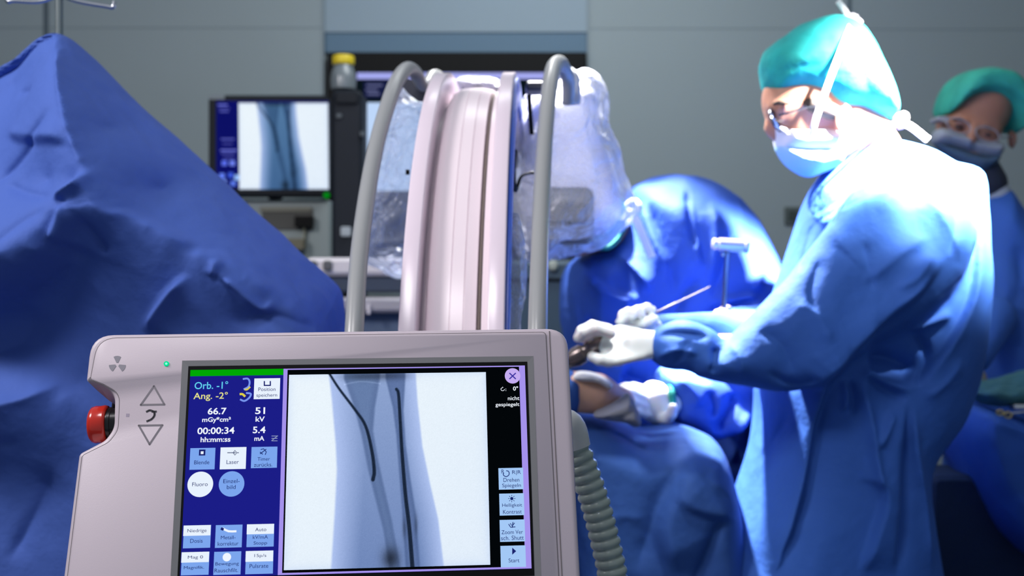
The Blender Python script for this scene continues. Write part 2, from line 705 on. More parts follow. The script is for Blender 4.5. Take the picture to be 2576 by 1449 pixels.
# socket on the wall beside the surgeon
t = thing('wall_socket', 'small dark square wall socket left of the standing surgeon', 'socket', tuple(W(1993, 565)))
a = W(1974, 520, .012); b = W(2015, 566, 0)
MB().box(a, b, .003).build('socket_frame', mat('socket_frame', (74, 84, 84), .5), t)
a = W(1984, 530, .016); b = W(2005, 556, .008)
MB().box(a, b, .002).build('socket_insert', mat('socket_insert', (44, 56, 54), .5), t)

# ---- wall display in its recess
d = WY - .03
t = thing('wall_display', 'large dark wall display in the recess behind the arc of the imaging machine', 'display', tuple(P(1148, 640, d)))
MB().box(P(822, 131, d), P(1473, 640, d + .055), .004).build('display_frame', M_BLACK, t)


def flat(name, x0, y0, x1, y1, d_, th, m, parent, **k):
    a_ = P(x0, y0, d_); b_ = P(x1, y1, d_)
    return MB().box((a_.x, d_ - th, b_.z), (b_.x, d_, a_.z)).build(name, m, parent, smooth=False, **k)


scr = flat('display_screen', 880, 181, 1455, 620, d, .002, emit('screen_dark', (10, 20, 26)), t)
flat('menu_bar', 898, 183, 1452, 199, d - .002, .001, emit('menu_lilac', (165, 170, 240)), scr)
flat('image_window', 912, 258, 1180, 480, d - .002, .001, emit('win_white', (190, 215, 250)), scr)
flat('image_window', 1200, 258, 1440, 480, d - .002, .001, emit('win_white', (190, 215, 250)), scr)
flat('header_strip', 915, 204, 1190, 246, d - .002, .001, emit('hdr_navy', (22, 28, 66)), scr)
for x0, x1, y0 in ((922, 962, 212), (920, 950, 224), (924, 955, 234), (1215, 1300, 212)):
    flat('header_text', x0, y0, x1, y0 + 5, d - .003, .001, emit('hdr_text', (95, 100, 140)), scr)

# ---- monitor on the left, with an x-ray
d = 3.75


def lerp_poly(pts, t_):
    pts = np.array(pts, float)
    return np.interp(t_, pts[:, 1], pts[:, 0])


def xray_colors(n, m_, dark=1.0, small=False):
    """the fluoroscopy picture as a colour field: limb outline, two bones, two wires"""
    tt, ss = np.meshgrid(np.linspace(0, 1, m_), np.linspace(0, 1, n), indexing='ij')
    Y_ = 270 + 1150 * tt
    xl_ = 65 - 45 * tt; xr_ = 1200 + 25 * tt
    X_ = xl_ + ss * (xr_ - xl_)
    bg = np.array([236, 246, 253.]) * np.ones(X_.shape + (1,))
    ed = np.minimum(np.minimum(ss, 1 - ss), np.minimum(tt, 1 - tt))
    bg = bg - (np.exp(-ed / 0.02) * 18 + 10 * (ss + tt) / 2)[..., None] * np.array([1, .8, .2])
    L = lerp_poly([(285, 270), (300, 420), (320, 700), (325, 850), (310, 1100), (285, 1430)], Y_)
    R = lerp_poly([(798, 270), (808, 450), (835, 720), (880, 950), (925, 1150), (958, 1430)], Y_)
    wL = np.clip((X_ - L) / 14, 0, 1); wR = np.clip((R - X_) / 12, 0, 1)
    inside = (wL * wR)[..., None]
    cen = np.clip(np.minimum(X_ - L, (R - X_) * 1.25) / 170, 0, 1)[..., None]
    tt3 = tt[..., None]
    tissue = np.array([176, 196, 242.]) * (1 - cen) + (np.array([142, 164, 208.]) * (1 - tt3) + np.array([112, 136, 186.]) * tt3) * cen
    img = bg * (1 - inside) + tissue * inside

    def band(lp, rp, col, soft, amt):
        nonlocal img
        l = lerp_poly(lp, Y_); r = lerp_poly(rp, Y_)
        w_ = np.clip((X_ - l) / soft, 0, 1) * np.clip((r - X_) / soft, 0, 1) * amt
        img = img * (1 - w_[..., None]) + np.array(col, float) * w_[..., None]
    lb = [(372, 300), (430, 480), (470, 650), (505, 850), (540, 1000), (590, 1200), (625, 1430)]
    rb = [(592, 300), (562, 480), (550, 620), (575, 780), (610, 950), (655, 1150), (705, 1430)]
    band(lb, rb, (84, 106, 150), 14, .8)
    band([(x + 22, y) for x, y in lb], [(x - 22, y) for x, y in rb], (104, 128, 172), 25, .75)
    lb = [(612, 300), (652, 480), (672, 650), (688, 900), (703, 1100), (722, 1430)]
    rb = [(738, 300), (726, 500), (737, 700), (762, 900), (792, 1100), (818, 1430)]
    band(lb, rb, (78, 100, 146), 12, .8)
    band([(x + 14, y) for x, y in lb], [(x - 14, y) for x, y in rb], (98, 120, 168), 16, .6)
    # joint shade along the top and the darker end at the bottom
    top = np.exp(-((Y_ - 285) / 26) ** 2) * np.exp(-((X_ - 560) / 190) ** 4)
    img = img * (1 - .35 * top[..., None])
    jl = np.exp(-((Y_ - (335 - 0.03 * (X_ - 380) - 14 * np.sin((X_ - 380) / 60))) / 5) ** 2) * ((X_ > 375) & (X_ < 590))
    img = img + (jl * 22)[..., None]
    for cx, cy, rx_, ry_, am in ((640, 1370, 48, 60, .55), (720, 1200, 12, 60, .25), (790, 1180, 10, 60, .25)):
        g = np.exp(-((X_ - cx) / rx_) ** 2 - ((Y_ - cy) / ry_) ** 2)
        img = img * (1 - am * g[..., None])
    for pts, wd in (([(293, 262), (350, 360), (440, 490), (500, 590), (535, 740), (548, 860), (540, 912)], 9),
                    ([(680, 368), (692, 400), (700, 550), (710, 750), (728, 1000), (750, 1200), (768, 1440)], 11)):
        ps = [(p.x, p.y) for p in catmull([Vector((*q, 0)) for q in pts], [0] * len(pts), 5)[0]]
        dd, fr = line_dist(X_, Y_, ps)
        w_ = np.clip((wd + fr * 4 + (6 if small else 0) - np.abs(dd)) / 5, 0, 1)[..., None] * (.55 if small else 1)
        img = img * (1 - w_) + np.array([26, 38, 58.]) * w_
    img = img + rng.normal(0, 1.6, X_.shape)[..., None]
    if small:
        img = img * (1 - inside * np.array([.42, .26, .22]) * cen)
    return np.clip(img, 0, 255)


def xray_mesh(name, corner, n, m_, parent, matname, small=False):
    """corner(s, t) -> world point, s to the right, t down"""
    vs = [corner(s, t_) for t_ in np.linspace(0, 1, m_) for s in np.linspace(0, 1, n)]
    fs = [(i * n + j, i * n + j + 1, (i + 1) * n + j + 1, (i + 1) * n + j)[::-1] for i in range(m_ - 1) for j in range(n - 1)]
    o = obj(name, vs, fs, emit(matname, (0, 0, 0), attr='picture'), parent, smooth=False)
    c = xray_colors(n, m_, small=small).reshape(-1, 3) / 255
    c = np.where(c <= 0.04045, c / 12.92, ((c + 0.055) / 1.055) ** 2.4)
    at = o.data.color_attributes.new('picture', 'FLOAT_COLOR', 'POINT')
    at.data.foreach_set('color', np.hstack([c, np.ones((len(c), 1))]).astype(np.float32).ravel())
    return o


t = thing('xray_monitor', 'black framed monitor with a lower leg x-ray on the grey equipment cabinet', 'monitor', tuple(P(678, 498, d)))
MB().box(P(524, 239, d), P(832, 498, d + .06), .006).build('monitor_frame', M_DARK, t)
ms = flat('monitor_screen', 544, 254, 826, 474, d, .002, emit('screen_navy_dark', (12, 16, 100)), t)
xray_mesh('xray_picture', lambda s, q: P(600 + 225 * s + (2 * q), 259 + (476 - 259) * q, d - .003), 90, 80, ms, 'xray_small', True)
for x0, x1, y0, c in ((548, 572, 262, 150), (550, 578, 270, 90), (553, 575, 278, 120), (556, 590, 348, 120), (560, 585, 360, 90),
                      (555, 596, 376, 150), (557, 590, 384, 110), (562, 590, 396, 100)):
    flat('screen_text', x0, y0, x1, y0 + 4, d - .002, .001, emit('txt%d' % c, (c * .7, c * .75, c + 60)), ms)
for x0, y0, c in ((558, 404, (90, 110, 235)), (578, 404, (110, 130, 240)), (552, 436, (100, 130, 245)), (574, 434, (60, 90, 220)), (590, 440, (150, 190, 250)), (556, 452, (120, 150, 240)), (580, 455, (90, 120, 230))):
    flat('screen_button', x0, y0, x0 + 13, y0 + 13, d - .002, .001, emit('btn_%d_%d' % (x0, y0), c), ms)
flat('monitor_sticker', 526, 240, 565, 250, d - .001, .001, mat('sticker', (110, 118, 124), .6), t)
led = P(821, 491, d - .004)
MB().cyl(led, led + Vector((0, .008, 0)), .010, 16).build('power_light', emit('led_green', (0, 130, 20)), t)
MB().tube([P(676, 440, d + .06), P(676, 470, d + .12), Vector((P(676, 0, d).x, d + .14, P(0, 502, 3.8).z + .002))], .022, sub=1).build('monitor_stand', M_DARK, t)

# ---- grey cabinet under it
d = 3.8
t = thing('equipment_cabinet', 'pale grey equipment cabinet with a dark slot under the x-ray monitor', 'cabinet', tuple(P(705, 1500, d)[:2]) + (0,))
cz = P(0, 502, d)
MB().box((P(560, 0, d).x, d, 0), (P(832, 0, d).x, d + .4, cz.z), .008).build('cabinet_body', mat('cabinet_grey', (0.26, 0.31, 0.31), .5, linear=True), t)
flat('slot', 660, 528, 787, 578, d, .006, mat('slot_brown', (66, 66, 62), .6), t)
flat('slot_rim', 655, 521, 785, 532, d, .010, mat('slot_rim', (120, 120, 108), .6), t)
flat('slot_box', 745, 545, 790, 572, d - .006, .03, M_BLACK, t)
flat('shelf_fitting', 730, 602, 770, 628, d, .05, mat('fitting_beige', (112, 108, 88), .6), t)
flat('shelf_fitting', 765, 560, 769, 610, d, .02, mat('fitting_pale', (150, 152, 132), .6), t)

# ---- dark column with yellow capped bottle
d = 3.45
t = thing('equipment_column', 'tall black equipment column right of the x-ray monitor', 'column', tuple(P(868, 1500, d)[:2]) + (0,))
MB().box((P(834, 0, d).x, d, 0), (P(912, 0, d).x, d + .12, P(0, 225, d).z), .010).build('column_body', mat('column_black', (24, 29, 37), .6, spec=.2), t)
MB().box((P(845, 0, d).x, d - .01, P(0, 262, d).z), (P(902, 0, d).x, d + .01, P(0, 232, d).z), .004).build('column_collar', M_DARK, t)
MB().box(P(856, 570, d - .012), P(884, 595, d), .003).build('column_label', mat('label_pale', (150, 158, 164), .6), t)
MB().box(P(905, 330, d - .01), P(918, 345, d + .01), .002).box(P(845, 285, d - .008), P(862, 300, d + .01), .003).build('latch', mat('latch_grey', (66, 74, 80), .4), t)
c0 = P(864, 225, d + .05)
t = thing('bottle', 'clear bottle with a yellow cap standing on the black equipment column', 'bottle', tuple(c0))
bm = MB()
prof = [(0, .038), (.03, .040), (.052, .036), (.066, .030), (.074, .028)]
bm.rings([[(c0.x + r * math.cos(k * math.pi / 12), c0.y + r * math.sin(k * math.pi / 12), c0.z + h) for k in range(24)] for h, r in prof])
bm.build('bottle_body', mat('bottle_grey', (104, 112, 116), .25), t)
cp = c0 + Vector((0, 0, .074))
MB().cyl(cp, cp + Vector((0, 0, .030)), .034, 24, .006).build('bottle_cap', mat('cap_yellow', (200, 176, 20), .5), t)

# ---- white instrument shelf unit
d = 3.05
t = thing('instrument_trolley', 'white instrument trolley behind the left rail of the arc', 'trolley', tuple(P(885, 1500, d)[:2]) + (0,))
M_WH = mat('trolley_white', (0.75, 0.70, 0.72), .35, linear=True)
MB().box((P(765, 0, d).x, d, P(0, 694, d).z), (P(1040, 0, d).x, d + .4, P(0, 648, d).z), .010).build('top_tray', M_WH, t)
MB().box((P(800, 0, d).x, d + .02, P(0, 736, d).z), (P(1040, 0, d).x, d + .38, P(0, 692, d).z), .006).build('drawer_unit', mat('drawer_slate', (58, 70, 88), .5), t)
MB().box((P(850, 0, d).x, d - .02, P(0, 786, d).z), (P(1030, 0, d).x, d + .4, P(0, 748, d).z), .008).build('lower_tray', mat('tray_silver', (170, 166, 172), .35), t)
MB().box((P(850, 0, d).x, d + .03, 0), (P(1030, 0, d).x, d + .38, P(0, 786, d).z), .006).build('trolley_base', mat('trolley_slate', (86, 104, 130), .5), t)
for x0, x1, y0, y1 in ((775, 800, 655, 672), (812, 838, 655, 682)):
    MB().box(P(x0, y0, d - .01), P(x1, y1, d + .01), .004).build('clamp_knob', mat('knob_grey', (96, 96, 98), .4), t)
flat('tray_latch', 924, 765, 932, 790, d - .02, .01, M_WH, t)

# ---- dark slate machine seen between arc rail and gown
d = 3.3
t = thing('anaesthesia_machine', 'dark slate machine body low behind the arc, mostly hidden', 'machine', tuple(P(1240, 1500, d)[:2]) + (0,))
MB().box((P(1060, 0, d).x, d, 0), (P(1475, 0, d).x, d + .45, P(0, 655, d).z), .012).build('machine_body', mat('machine_slate', (62, 84, 102), .5), t)
MB().box(P(1380, 655, d - .02), P(1402, 682, d + .02), .006).build('machine_knob', mat('knob_cream', (170, 178, 168), .4), t)
MB().box(P(1080, 700, d - .01), P(1440, 706, d), .001).build('machine_seam', M_DARK, t)

# ================================================================== the control display in front
O_ = P(899, 905, 1.12)
_ya, _pi, _ro = 0.07081, -0.28845, -0.00898
RM = Matrix.Rotation(_ya, 3, 'Z') @ Matrix.Rotation(_pi, 3, 'X') @ Matrix.Rotation(_ro, 3, 'Y')
U_, N_, W_ = RM.col[0].copy(), RM.col[1].copy(), RM.col[2].copy()


def L(x, y):
    """pixel -> panel coordinates (u right, w up) in metres on the front plane"""
    r = Vector(((x - 1288.0) / F, 1.0, -(y - 724.5) / F))
    o = Vector((O_.x, O_.y, O_.z - CAM_H))
    q = r * (o.dot(N_) / r.dot(N_)) - o
    return q.dot(U_), q.dot(W_)


def G(u, w_, h=0.0):
    """panel coordinates -> world; h towards the viewer"""
    return O_ + U_ * u + W_ * w_ - N_ * h


def round_poly(pts, radii, n=6):
    out = []
    m = len(pts)
    for i, (p, r) in enumerate(zip(pts, radii)):
        p = Vector((*p, 0)); a = Vector((*pts[i - 1], 0)); b = Vector((*pts[(i + 1) % m], 0))
        if r <= 0:
            out.append((p.x, p.y)); continue
        da = (a - p).normalized(); db = (b - p).normalized()
        ang = da.angle(db)
        tl = min(r / math.tan(ang / 2), (a - p).length * .49, (b - p).length * .49)
        p0 = p + da * tl; p1 = p + db * tl
        for k in range(n + 1):
            t_ = k / n
            q = p0 * (1 - t_) ** 2 + p * 2 * t_ * (1 - t_) + p1 * t_ ** 2
            out.append((q.x, q.y))
    return out


def inset(poly, dlt):
    """move outline inwards by dlt (orientation-independent)"""
    n = len(poly)
    A = sum(poly[i][0] * poly[(i + 1) % n][1] - poly[(i + 1) % n][0] * poly[i][1] for i in range(n))
    sg = 1 if A > 0 else -1
    out = []
    for i in range(n):
        a = Vector(poly[i - 1]); p = Vector(poly[i]); b = Vector(poly[(i + 1) % n])
        e0 = (p - a); e1 = (b - p)
        if e0.length < 1e-9: e0 = e1
        if e1.length < 1e-9: e1 = e0
        e0 = e0.normalized(); e1 = e1.normalized()
        n0 = Vector((-e0.y, e0.x)) * sg; n1 = Vector((-e1.y, e1.x)) * sg
        m = n0 + n1
        m = m / max(m.length_squared, 1e-9) * 2
        if m.length > 2.2: m = m.normalized() * 2.2
        out.append(tuple(p + m * dlt))
    return out


def panel_rings(levels):
    mb = MB()
    mb.rings([[tuple(G(u, w_, h)) for u, w_ in poly] for poly, h in levels])
    return mb


t = thing('control_display', 'pale control display in front with leg x-ray on its touchscreen and red stop button', 'display',
          (O_.x - .05, O_.y + .16, 0))
PANEL = t
bot = -0.345
oc = [L(1428, 824), L(228, 841), L(215, 958), L(250, 967), L(287, 990), L(285, 1076), L(262, 1107), L(197, 1141), (L(165, 1449)[0] - .013, bot), (L(1452, 1449)[0] + .004, bot)]
oc[8] = (L(165, 1449)[0] - 0.009, bot)
oc2 = list(oc)
oc2[2], oc2[3], oc2[4] = L(219, 964), L(252, 992), L(287, 1016)
RD = [.022, .022, .004, .012, .020, .020, .016, .006, .02, .02]
outer = round_poly(oc, RD, 7)
outer2 = round_poly(oc2, RD, 7)
hb = panel_rings([(inset(outer, .0045), 0.0), (inset(outer, .0015), -.0012), (outer, -.0045), (outer2, -.030), (inset(outer2, .004), -.036), (inset(outer2, .02), -.040)])
# front cap is ring 0; flip-safe because both caps are closed
hb.build('housing', M_HOUSING, t, auto=50)
pc = [L(1372, 837), L(248, 852), L(229, 955), L(262, 967), L(303, 990), L(299, 1084), L(275, 1114), L(208, 1147), (L(181, 1449)[0] - .009, bot + .01), (L(1401, 1449)[0] + .003, bot + .01)]
plate = round_poly(pc, [.004, .020, .003, .012, .020, .020, .016, .005, .01, .01], 7)
panel_rings([(inset(plate, -.0007), 0.0008), (inset(plate, -.0007), -.001)]).build('plate_seam', mat('seam_grey', (112, 104, 106), .6), t, smooth=False)
panel_rings([(inset(plate, .0005), 0.0014), (plate, .0010), (plate, -.001)]).build('face_plate', M_HOUSING, t, auto=50)
s0 = L(1382, 833); s1 = (L(1410, 1449)[0] + .003, bot)
sb = MB()
q = [(s0[0] - .0005, s0[1]), (s0[0] + .0005, s0[1]), (s1[0] + .0005, s1[1]), (s1[0] - .0005, s1[1])]
sb.rings([[tuple(G(u, w_, .0004)) for u, w_ in q], [tuple(G(u, w_, -.001)) for u, w_ in q]])
sb.build('edge_seam', mat('seam_grey', (112, 104, 106), .6), t, smooth=False)

bz = [L(1338, 899), L(460, 908)]
bx0, bx1, bt = -.1690, .1738, 0.0010
rect = lambda x0, y0, x1, y1: [(x1, y1), (x0, y1), (x0, y0), (x1, y0)]
b_out = rect(bx0, -.2170, bx1, bt)
b_mid = rect(bx0 + .0062, -.2108, bx1 - .0062, bt - .0056)
panel_rings([(b_out, .0012), (b_out, .0019), (b_mid, .0016), (b_mid, .0012)]).build('bezel', mat('bezel_grey', (0.20, 0.20, 0.205), .5, linear=True), t, smooth=False)
b_in = b_mid
panel_rings([(b_mid, .0014), (b_mid, .0018)]).build('screen_border', M_BLACK, t, smooth=False)


def lrect(x0, y0, x1, y1):
    a_ = L(x0, y0); b_ = L(x1, y1); c_ = L(x1, y0); e_ = L(x0, y1)
    return min((a_[0] + e_[0]) / 2, (b_[0] + c_[0]) / 2), min((b_[1] + e_[1]) / 2, (a_[1] + c_[1]) / 2), \
        max((a_[0] + e_[0]) / 2, (b_[0] + c_[0]) / 2), max((b_[1] + e_[1]) / 2, (a_[1] + c_[1]) / 2)


def scr_poly(name, polys, h, m, parent, thick=.00012):
    mb = MB()
    for p_ in polys:
        mb.rings([[tuple(G(u, w_, h + thick)) for u, w_ in p_], [tuple(G(u, w_, h)) for u, w_ in p_]])
    return mb.build(name, m, parent, smooth=False)


def scr_rect(name, r, h, m, parent):
    x0, y0, x1, y1 = r
    return scr_poly(name, [rect(x0, y0, x1, y1)], h, m, parent)


su0, su1 = -.1605, .1650
st_ = L(482, 932)[1]
sbot = -.2042
H0 = .0019
screen = scr_rect('screen', (su0, sbot, su1, st_), H0, emit('screen_navy', (27, 29, 135)), t)


def text(name, s, r, h, m, parent, bold=0.0, fit=True, align='C'):
    """letters fitted into the rectangle r (panel coordinates)"""
    cu = bpy.data.curves.new('lettering', 'FONT')
    cu.body = s
    cu.size = 1.0
    cu.align_x = 'CENTER'
    cu.offset = bold
    cu.resolution_u = 4
    to = bpy.data.objects.new('lettering', cu)
    COL.objects.link(to)
    dg = bpy.context.evaluated_depsgraph_get()
    me = to.evaluated_get(dg).to_mesh()
    v = np.array([tuple(q_.co)[:2] for q_ in me.vertices])
    fs = [list(p_.vertices) for p_ in me.polygons]
    to.evaluated_get(dg).to_mesh_clear()
    bpy.data.objects.remove(to)
    bpy.data.curves.remove(cu)
    lo = v.min(0); hi = v.max(0)
    x0, y0, x1, y1 = r
    v = (v - lo) / (hi - lo) * np.array([x1 - x0, y1 - y0]) + np.array([x0, y0])
    vs = [tuple(G(a_, b_, h)) for a_, b_ in v]
    return obj(name, vs, fs, m, parent, smooth=False)


E_W = emit('ui_white', (240, 246, 255))
E_BTN = emit('ui_button_blue', (124, 166, 238))
E_BTN2 = emit('ui_button_pale', (163, 200, 246))
E_BTNW = emit('ui_button_white', (232, 242, 254))
E_NV = emit('ui_navy_text', (24, 42, 112))
E_NV2 = emit('ui_navy_mark', (26, 34, 110))
E_PUR = emit('ui_purple', (164, 146, 236))
E_BLK = emit('ui_black', (3, 6, 9))
E_GRN = emit('ui_green', (0, 168, 4))
E_CY = emit('ui_cyan', (98, 208, 240))
E_YE = emit('ui_yellow', (226, 222, 140))

h1, h2, h3, h4 = H0 + .0002, H0 + .0004, H0 + .0008, H0 + .0010
g = lrect(482, 932, 714, 947)
scr_rect('status_bar', (su0, L(600, 946)[1], L(714, 935)[0] - .0002, st_), h1, E_GRN, screen)
xi0 = L(714, 935)[0]
scr_rect('window_frame', (xi0, L(1000, 1439)[1], su1, st_), h1, E_PUR, screen)
ui0 = L(724, 941)[0]; ui1 = L(1308, 920)[0]
scr_rect('window_black', (ui0, L(1000, 1430)[1] - .0015, ui1 - .0012, L(1000, 928)[1]), h2, E_BLK, screen)
xa0, xa1 = L(728, 945)[0], L(1222, 940)[0]
xt, xb = L(970, 941)[1], L(970, 1428)[1]
xray_mesh('xray_image', lambda s, q: G(xa0 + (xa1 - xa0) * s, xt + (xb - xt) * q, h3), 260, 260, screen, 'xray_large')


def T(s, x0, y0, x1, y1, m=E_W, bold=0.012, h=h3, name='readout_text'):
    return text(name, s, lrect(x0, y0, x1, y1), h, m, screen, bold)


T('Orb. -1°', 491, 961, 575, 980, E_CY, .01)
T('Ang. -2°', 488, 988, 574, 1010, E_YE, .01)
T('66.7', 524, 1027, 571, 1044, bold=.02)
T('mGy*cm²', 510, 1050, 582, 1066, bold=.02)
T('51', 643, 1026, 668, 1043, bold=.02)
T('kV', 644, 1049, 667, 1062, bold=.02)
T('00:00:34', 498, 1076, 591, 1093, bold=.02)
T('hh:mm:ss', 506, 1100, 581, 1113, bold=.02)
T('5.4', 637, 1074, 669, 1091, bold=.02)
T('mA', 641, 1098, 666, 1110, bold=.02)


def uline(name, lines, wd, m, h=h3, n=2):
    """strokes given in pixels, width in px, laid on the screen"""
    ps = []
    for ln in lines:
        q = [Vector((*L(*p_), 0)) for p_ in ln]
        if len(q) > 2 and n > 1:
            q, _ = catmull(q, [0] * len(q), n)
        w2 = wd * .00039 / 2
        lft, rgt = [], []
        for i, p_ in enumerate(q):
            tg = (q[min(i + 1, len(q) - 1)] - q[max(0, i - 1)]).normalized()
            nn = Vector((-tg.y, tg.x, 0))
            lft.append((p_.x + nn.x * w2, p_.y + nn.y * w2)); rgt.append((p_.x - nn.x * w2, p_.y - nn.y * w2))
        for i in range(len(q) - 1):
            ps.append([lft[i], lft[i + 1], rgt[i + 1], rgt[i]])
    return scr_poly(name, ps, h, m, screen)


uline('angle_icon', [[(612, 955), (624, 954), (629, 962), (626, 974), (614, 981)], [(605, 1006), (616, 1010), (628, 1002), (632, 992), (620, 990)]], 4.5, emit('ui_icon_blue', (120, 150, 240)), n=4)
uline('angle_icon', [[(616, 980), (622, 981), (630, 974)], [(604, 993), (611, 993), (618, 999)]], 5.5, emit('ui_icon_yellow', (220, 205, 70)), n=3)
uline('crossed_icon', [[(684, 1110), (700, 1097)], [(684, 1098), (699, 1098)], [(684, 1104), (699, 1104)], [(684, 1110), (699, 1110)]], 1.8, emit('ui_icon_grey', (140, 150, 190)), n=1)


def button(x0, y0, x1, y1, m, lines, split=None, icon=None):
    b_ = scr_rect('screen_button', lrect(x0, y0, x1, y1), h2 + .0001, m, screen)
    if split:
        scr_rect('button_highlight', lrect(x0, y0, x1, split), h2 + .0002, E_BTNW, screen)
    for s, a0, b0, a1, b1 in lines:
        text('button_text', s, lrect(a0, b0, a1, b1), h3, E_NV, screen, 0)
    return b_


button(640, 953, 705, 1005, E_BTNW, [('Position', 651, 976, 694, 985), ('speichern', 646, 991, 698, 1002)])
uline('save_icon', [[(666, 960), (666, 972)], [(665, 971), (682, 971)], [(681, 972), (681, 960)]], 3, E_NV2, n=1)
button(479, 1128, 542, 1182, E_BTN, [('Blende', 490, 1159, 528, 1169)])
scr_rect('aperture_icon', lrect(502, 1132, 518, 1147), h3, E_NV2, screen)
scr_rect('aperture_icon', lrect(506.5, 1136.5, 513.5, 1143.5), h4, E_BTNW, screen)
button(555, 1126, 620, 1181, E_BTNW, [('Laser', 571, 1158, 602, 1168)])
uline('laser_icon', [[(573, 1140), (594, 1140)], [(588, 1140), (592, 1134), (597, 1140), (592, 1146), (588, 1140)], [(598, 1140), (602, 1140)]], 2, emit('ui_icon_slate', (90, 100, 130)), n=1)
button(633, 1125, 698, 1178, E_BTN, [('Timer', 649, 1151, 680, 1160), ('zurücks.', 640, 1165, 686, 1175)])
uline('timer_icon', [[(655, 1143), (671, 1131)], [(657, 1132), (664, 1130), (671, 1138), (668, 1145)], [(655, 1138), (662, 1144)]], 2, E_NV, n=1)


def circ(x, y, r_px, n=36):
    u, w_ = L(x, y)
    r_ = r_px * .000385
    return [(u + r_ * math.cos(2 * math.pi * k / n), w_ + r_ * math.sin(2 * math.pi * k / n)) for k in range(n)]


scr_poly('screen_button', [circ(505, 1219, 31)], h1, E_BTNW, screen)
T('Fluoro', 485, 1214, 524, 1224, E_NV, 0, name='button_text')
scr_poly('screen_button', [circ(583.5, 1218, 31)], h1, E_BTN, screen)
T('Einzel-', 563, 1206, 604, 1216, E_NV, 0, name='button_text')
T('bild', 572, 1221, 594, 1231, E_NV, 0, name='button_text')
button(463, 1322, 531, 1379, E_BTN, [('Niedrige', 473, 1331, 521, 1342), ('Dosis', 480, 1356, 511, 1366)], 1348)
button(543, 1321, 610, 1378, E_BTN, [('Metall-', 557, 1348, 594, 1357), ('korrektur', 549, 1363, 601, 1373)])
uline('metal_icon', [[(562, 1330), (576, 1337), (596, 1337)]], 5, E_W, n=2)
uline('metal_icon', [[(557, 1330), (564, 1333)]], 6, E_NV2, h=h4, n=1)
button(622, 1319, 690, 1376, E_BTN, [('Auto', 643, 1328, 671, 1337), ('kV/mA', 637, 1347, 675, 1356), ('Stopp', 639, 1362, 673, 1373)], 1344)
button(458, 1389, 527, 1447, E_BTN, [('Mag 0', 474, 1398, 512, 1408), ('Magnifik.', 464, 1424, 515, 1434)], 1415)
button(539, 1388, 607, 1446, E_BTN, [('Bewegung', 543, 1414, 602, 1425), ('Rauschfilt.', 541, 1430, 600, 1440)])
scr_poly('motion_icon', [[(u, w_) for u, w_ in circ(572, 1402, 10)]], h3, E_W, screen)
button(619, 1386, 688, 1444, E_BTN, [('15p/s', 641, 1394, 671, 1404), ('Pulsrate', 629, 1419, 676, 1429)], 1413)

scr_poly('close_button', [circ(1289, 947, 20)], h3, emit('ui_close', (196, 172, 240)), screen)
uline('close_mark', [[(1281, 940), (1297, 955)], [(1297, 940), (1281, 955)]], 3, emit('ui_close_mark', (58, 50, 160)), h=h4, n=1)
T('↻:', 1259, 974, 1273, 985)
T('0°', 1290, 973, 1303, 984, bold=.02)
T('nicht', 1277, 998, 1306, 1008, bold=.008)
T('gespiegelt', 1246, 1014, 1306, 1026, bold=.008)
button(1254, 1178, 1316, 1232, E_BTN2, [('Drehen', 1266, 1203, 1306, 1213), ('Spiegeln', 1263, 1217, 1310, 1229), ('R', 1261, 1182, 1268, 1192), ('R|R', 1288, 1184, 1310, 1196)])
uline('rotate_icon', [[(1266, 1190), (1266, 1196), (1273, 1200), (1280, 1195), (1279, 1187), (1273, 1185)]], 2, E_NV, n=3)
button(1256, 1242, 1318, 1297, E_BTN2, [('Helligkeit', 1263, 1267, 1313, 1278), ('Kontrast', 1265, 1283, 1312, 1293)])
scr_poly('brightness_icon', [circ(1287, 1255, 4)], h3, E_NV, screen)
uline('brightness_icon', [[(1287 + 6 * math.cos(a_), 1255 + 6 * math.sin(a_)), (1287 + 9 * math.cos(a_), 1255 + 9 * math.sin(a_))] for a_ in [k * math.pi / 4 for k in range(8)]], 1.5, E_NV, n=1)
button(1257, 1308, 1320, 1363, E_BTN2, [('Zoom Ver', 1261, 1334, 1315, 1344), ('sch. Shutt', 1260, 1348, 1317, 1359)])
uline('zoom_icon', [[(1290, 1314), (1288, 1328)], [(1279, 1319), (1284, 1327), (1296, 1326)], [(1283, 1317), (1288, 1324), (1294, 1316)]], 2, E_NV, n=1)
button(1259, 1373, 1322, 1427, E_BTN2, [('Start', 1279, 1405, 1306, 1415)])
a_, b_, c_ = L(1288, 1378), L(1298, 1387), L(1288, 1396)
scr_poly('play_icon', [[a_, b_, c_]], h3, E_NV2, screen)

# marks on the housing
hp = .0014
M_MARK = mat('mark_grey', (132, 126, 132), .6)


def pline(name, lines, wd, m, parent=PANEL, closed=False, n=1):
    mb = MB()
    w2 = wd * .00039 / 2
    for ln in lines:
        q = [Vector((*L(*p_), 0)) for p_ in ln]
        if n > 1:
            q, _ = catmull(q, [0] * len(q), n)
        cnt = len(q)
        for i in range(cnt if closed else cnt - 1):
            a_ = q[i]; b_ = q[(i + 1) % cnt]
            tg = (b_ - a_).normalized(); nn = Vector((-tg.y, tg.x, 0)) * w2
            a2 = a_ - tg * w2 * .8; b2 = b_ + tg * w2 * .8
            r4 = [(a2 + nn), (b2 + nn), (b2 - nn), (a2 - nn)]
            mb.rings([[tuple(G(p_.x, p_.y, hp + .0002)) for p_ in r4], [tuple(G(p_.x, p_.y, hp)) for p_ in r4]])
    return mb.build(name, m, parent, smooth=False)


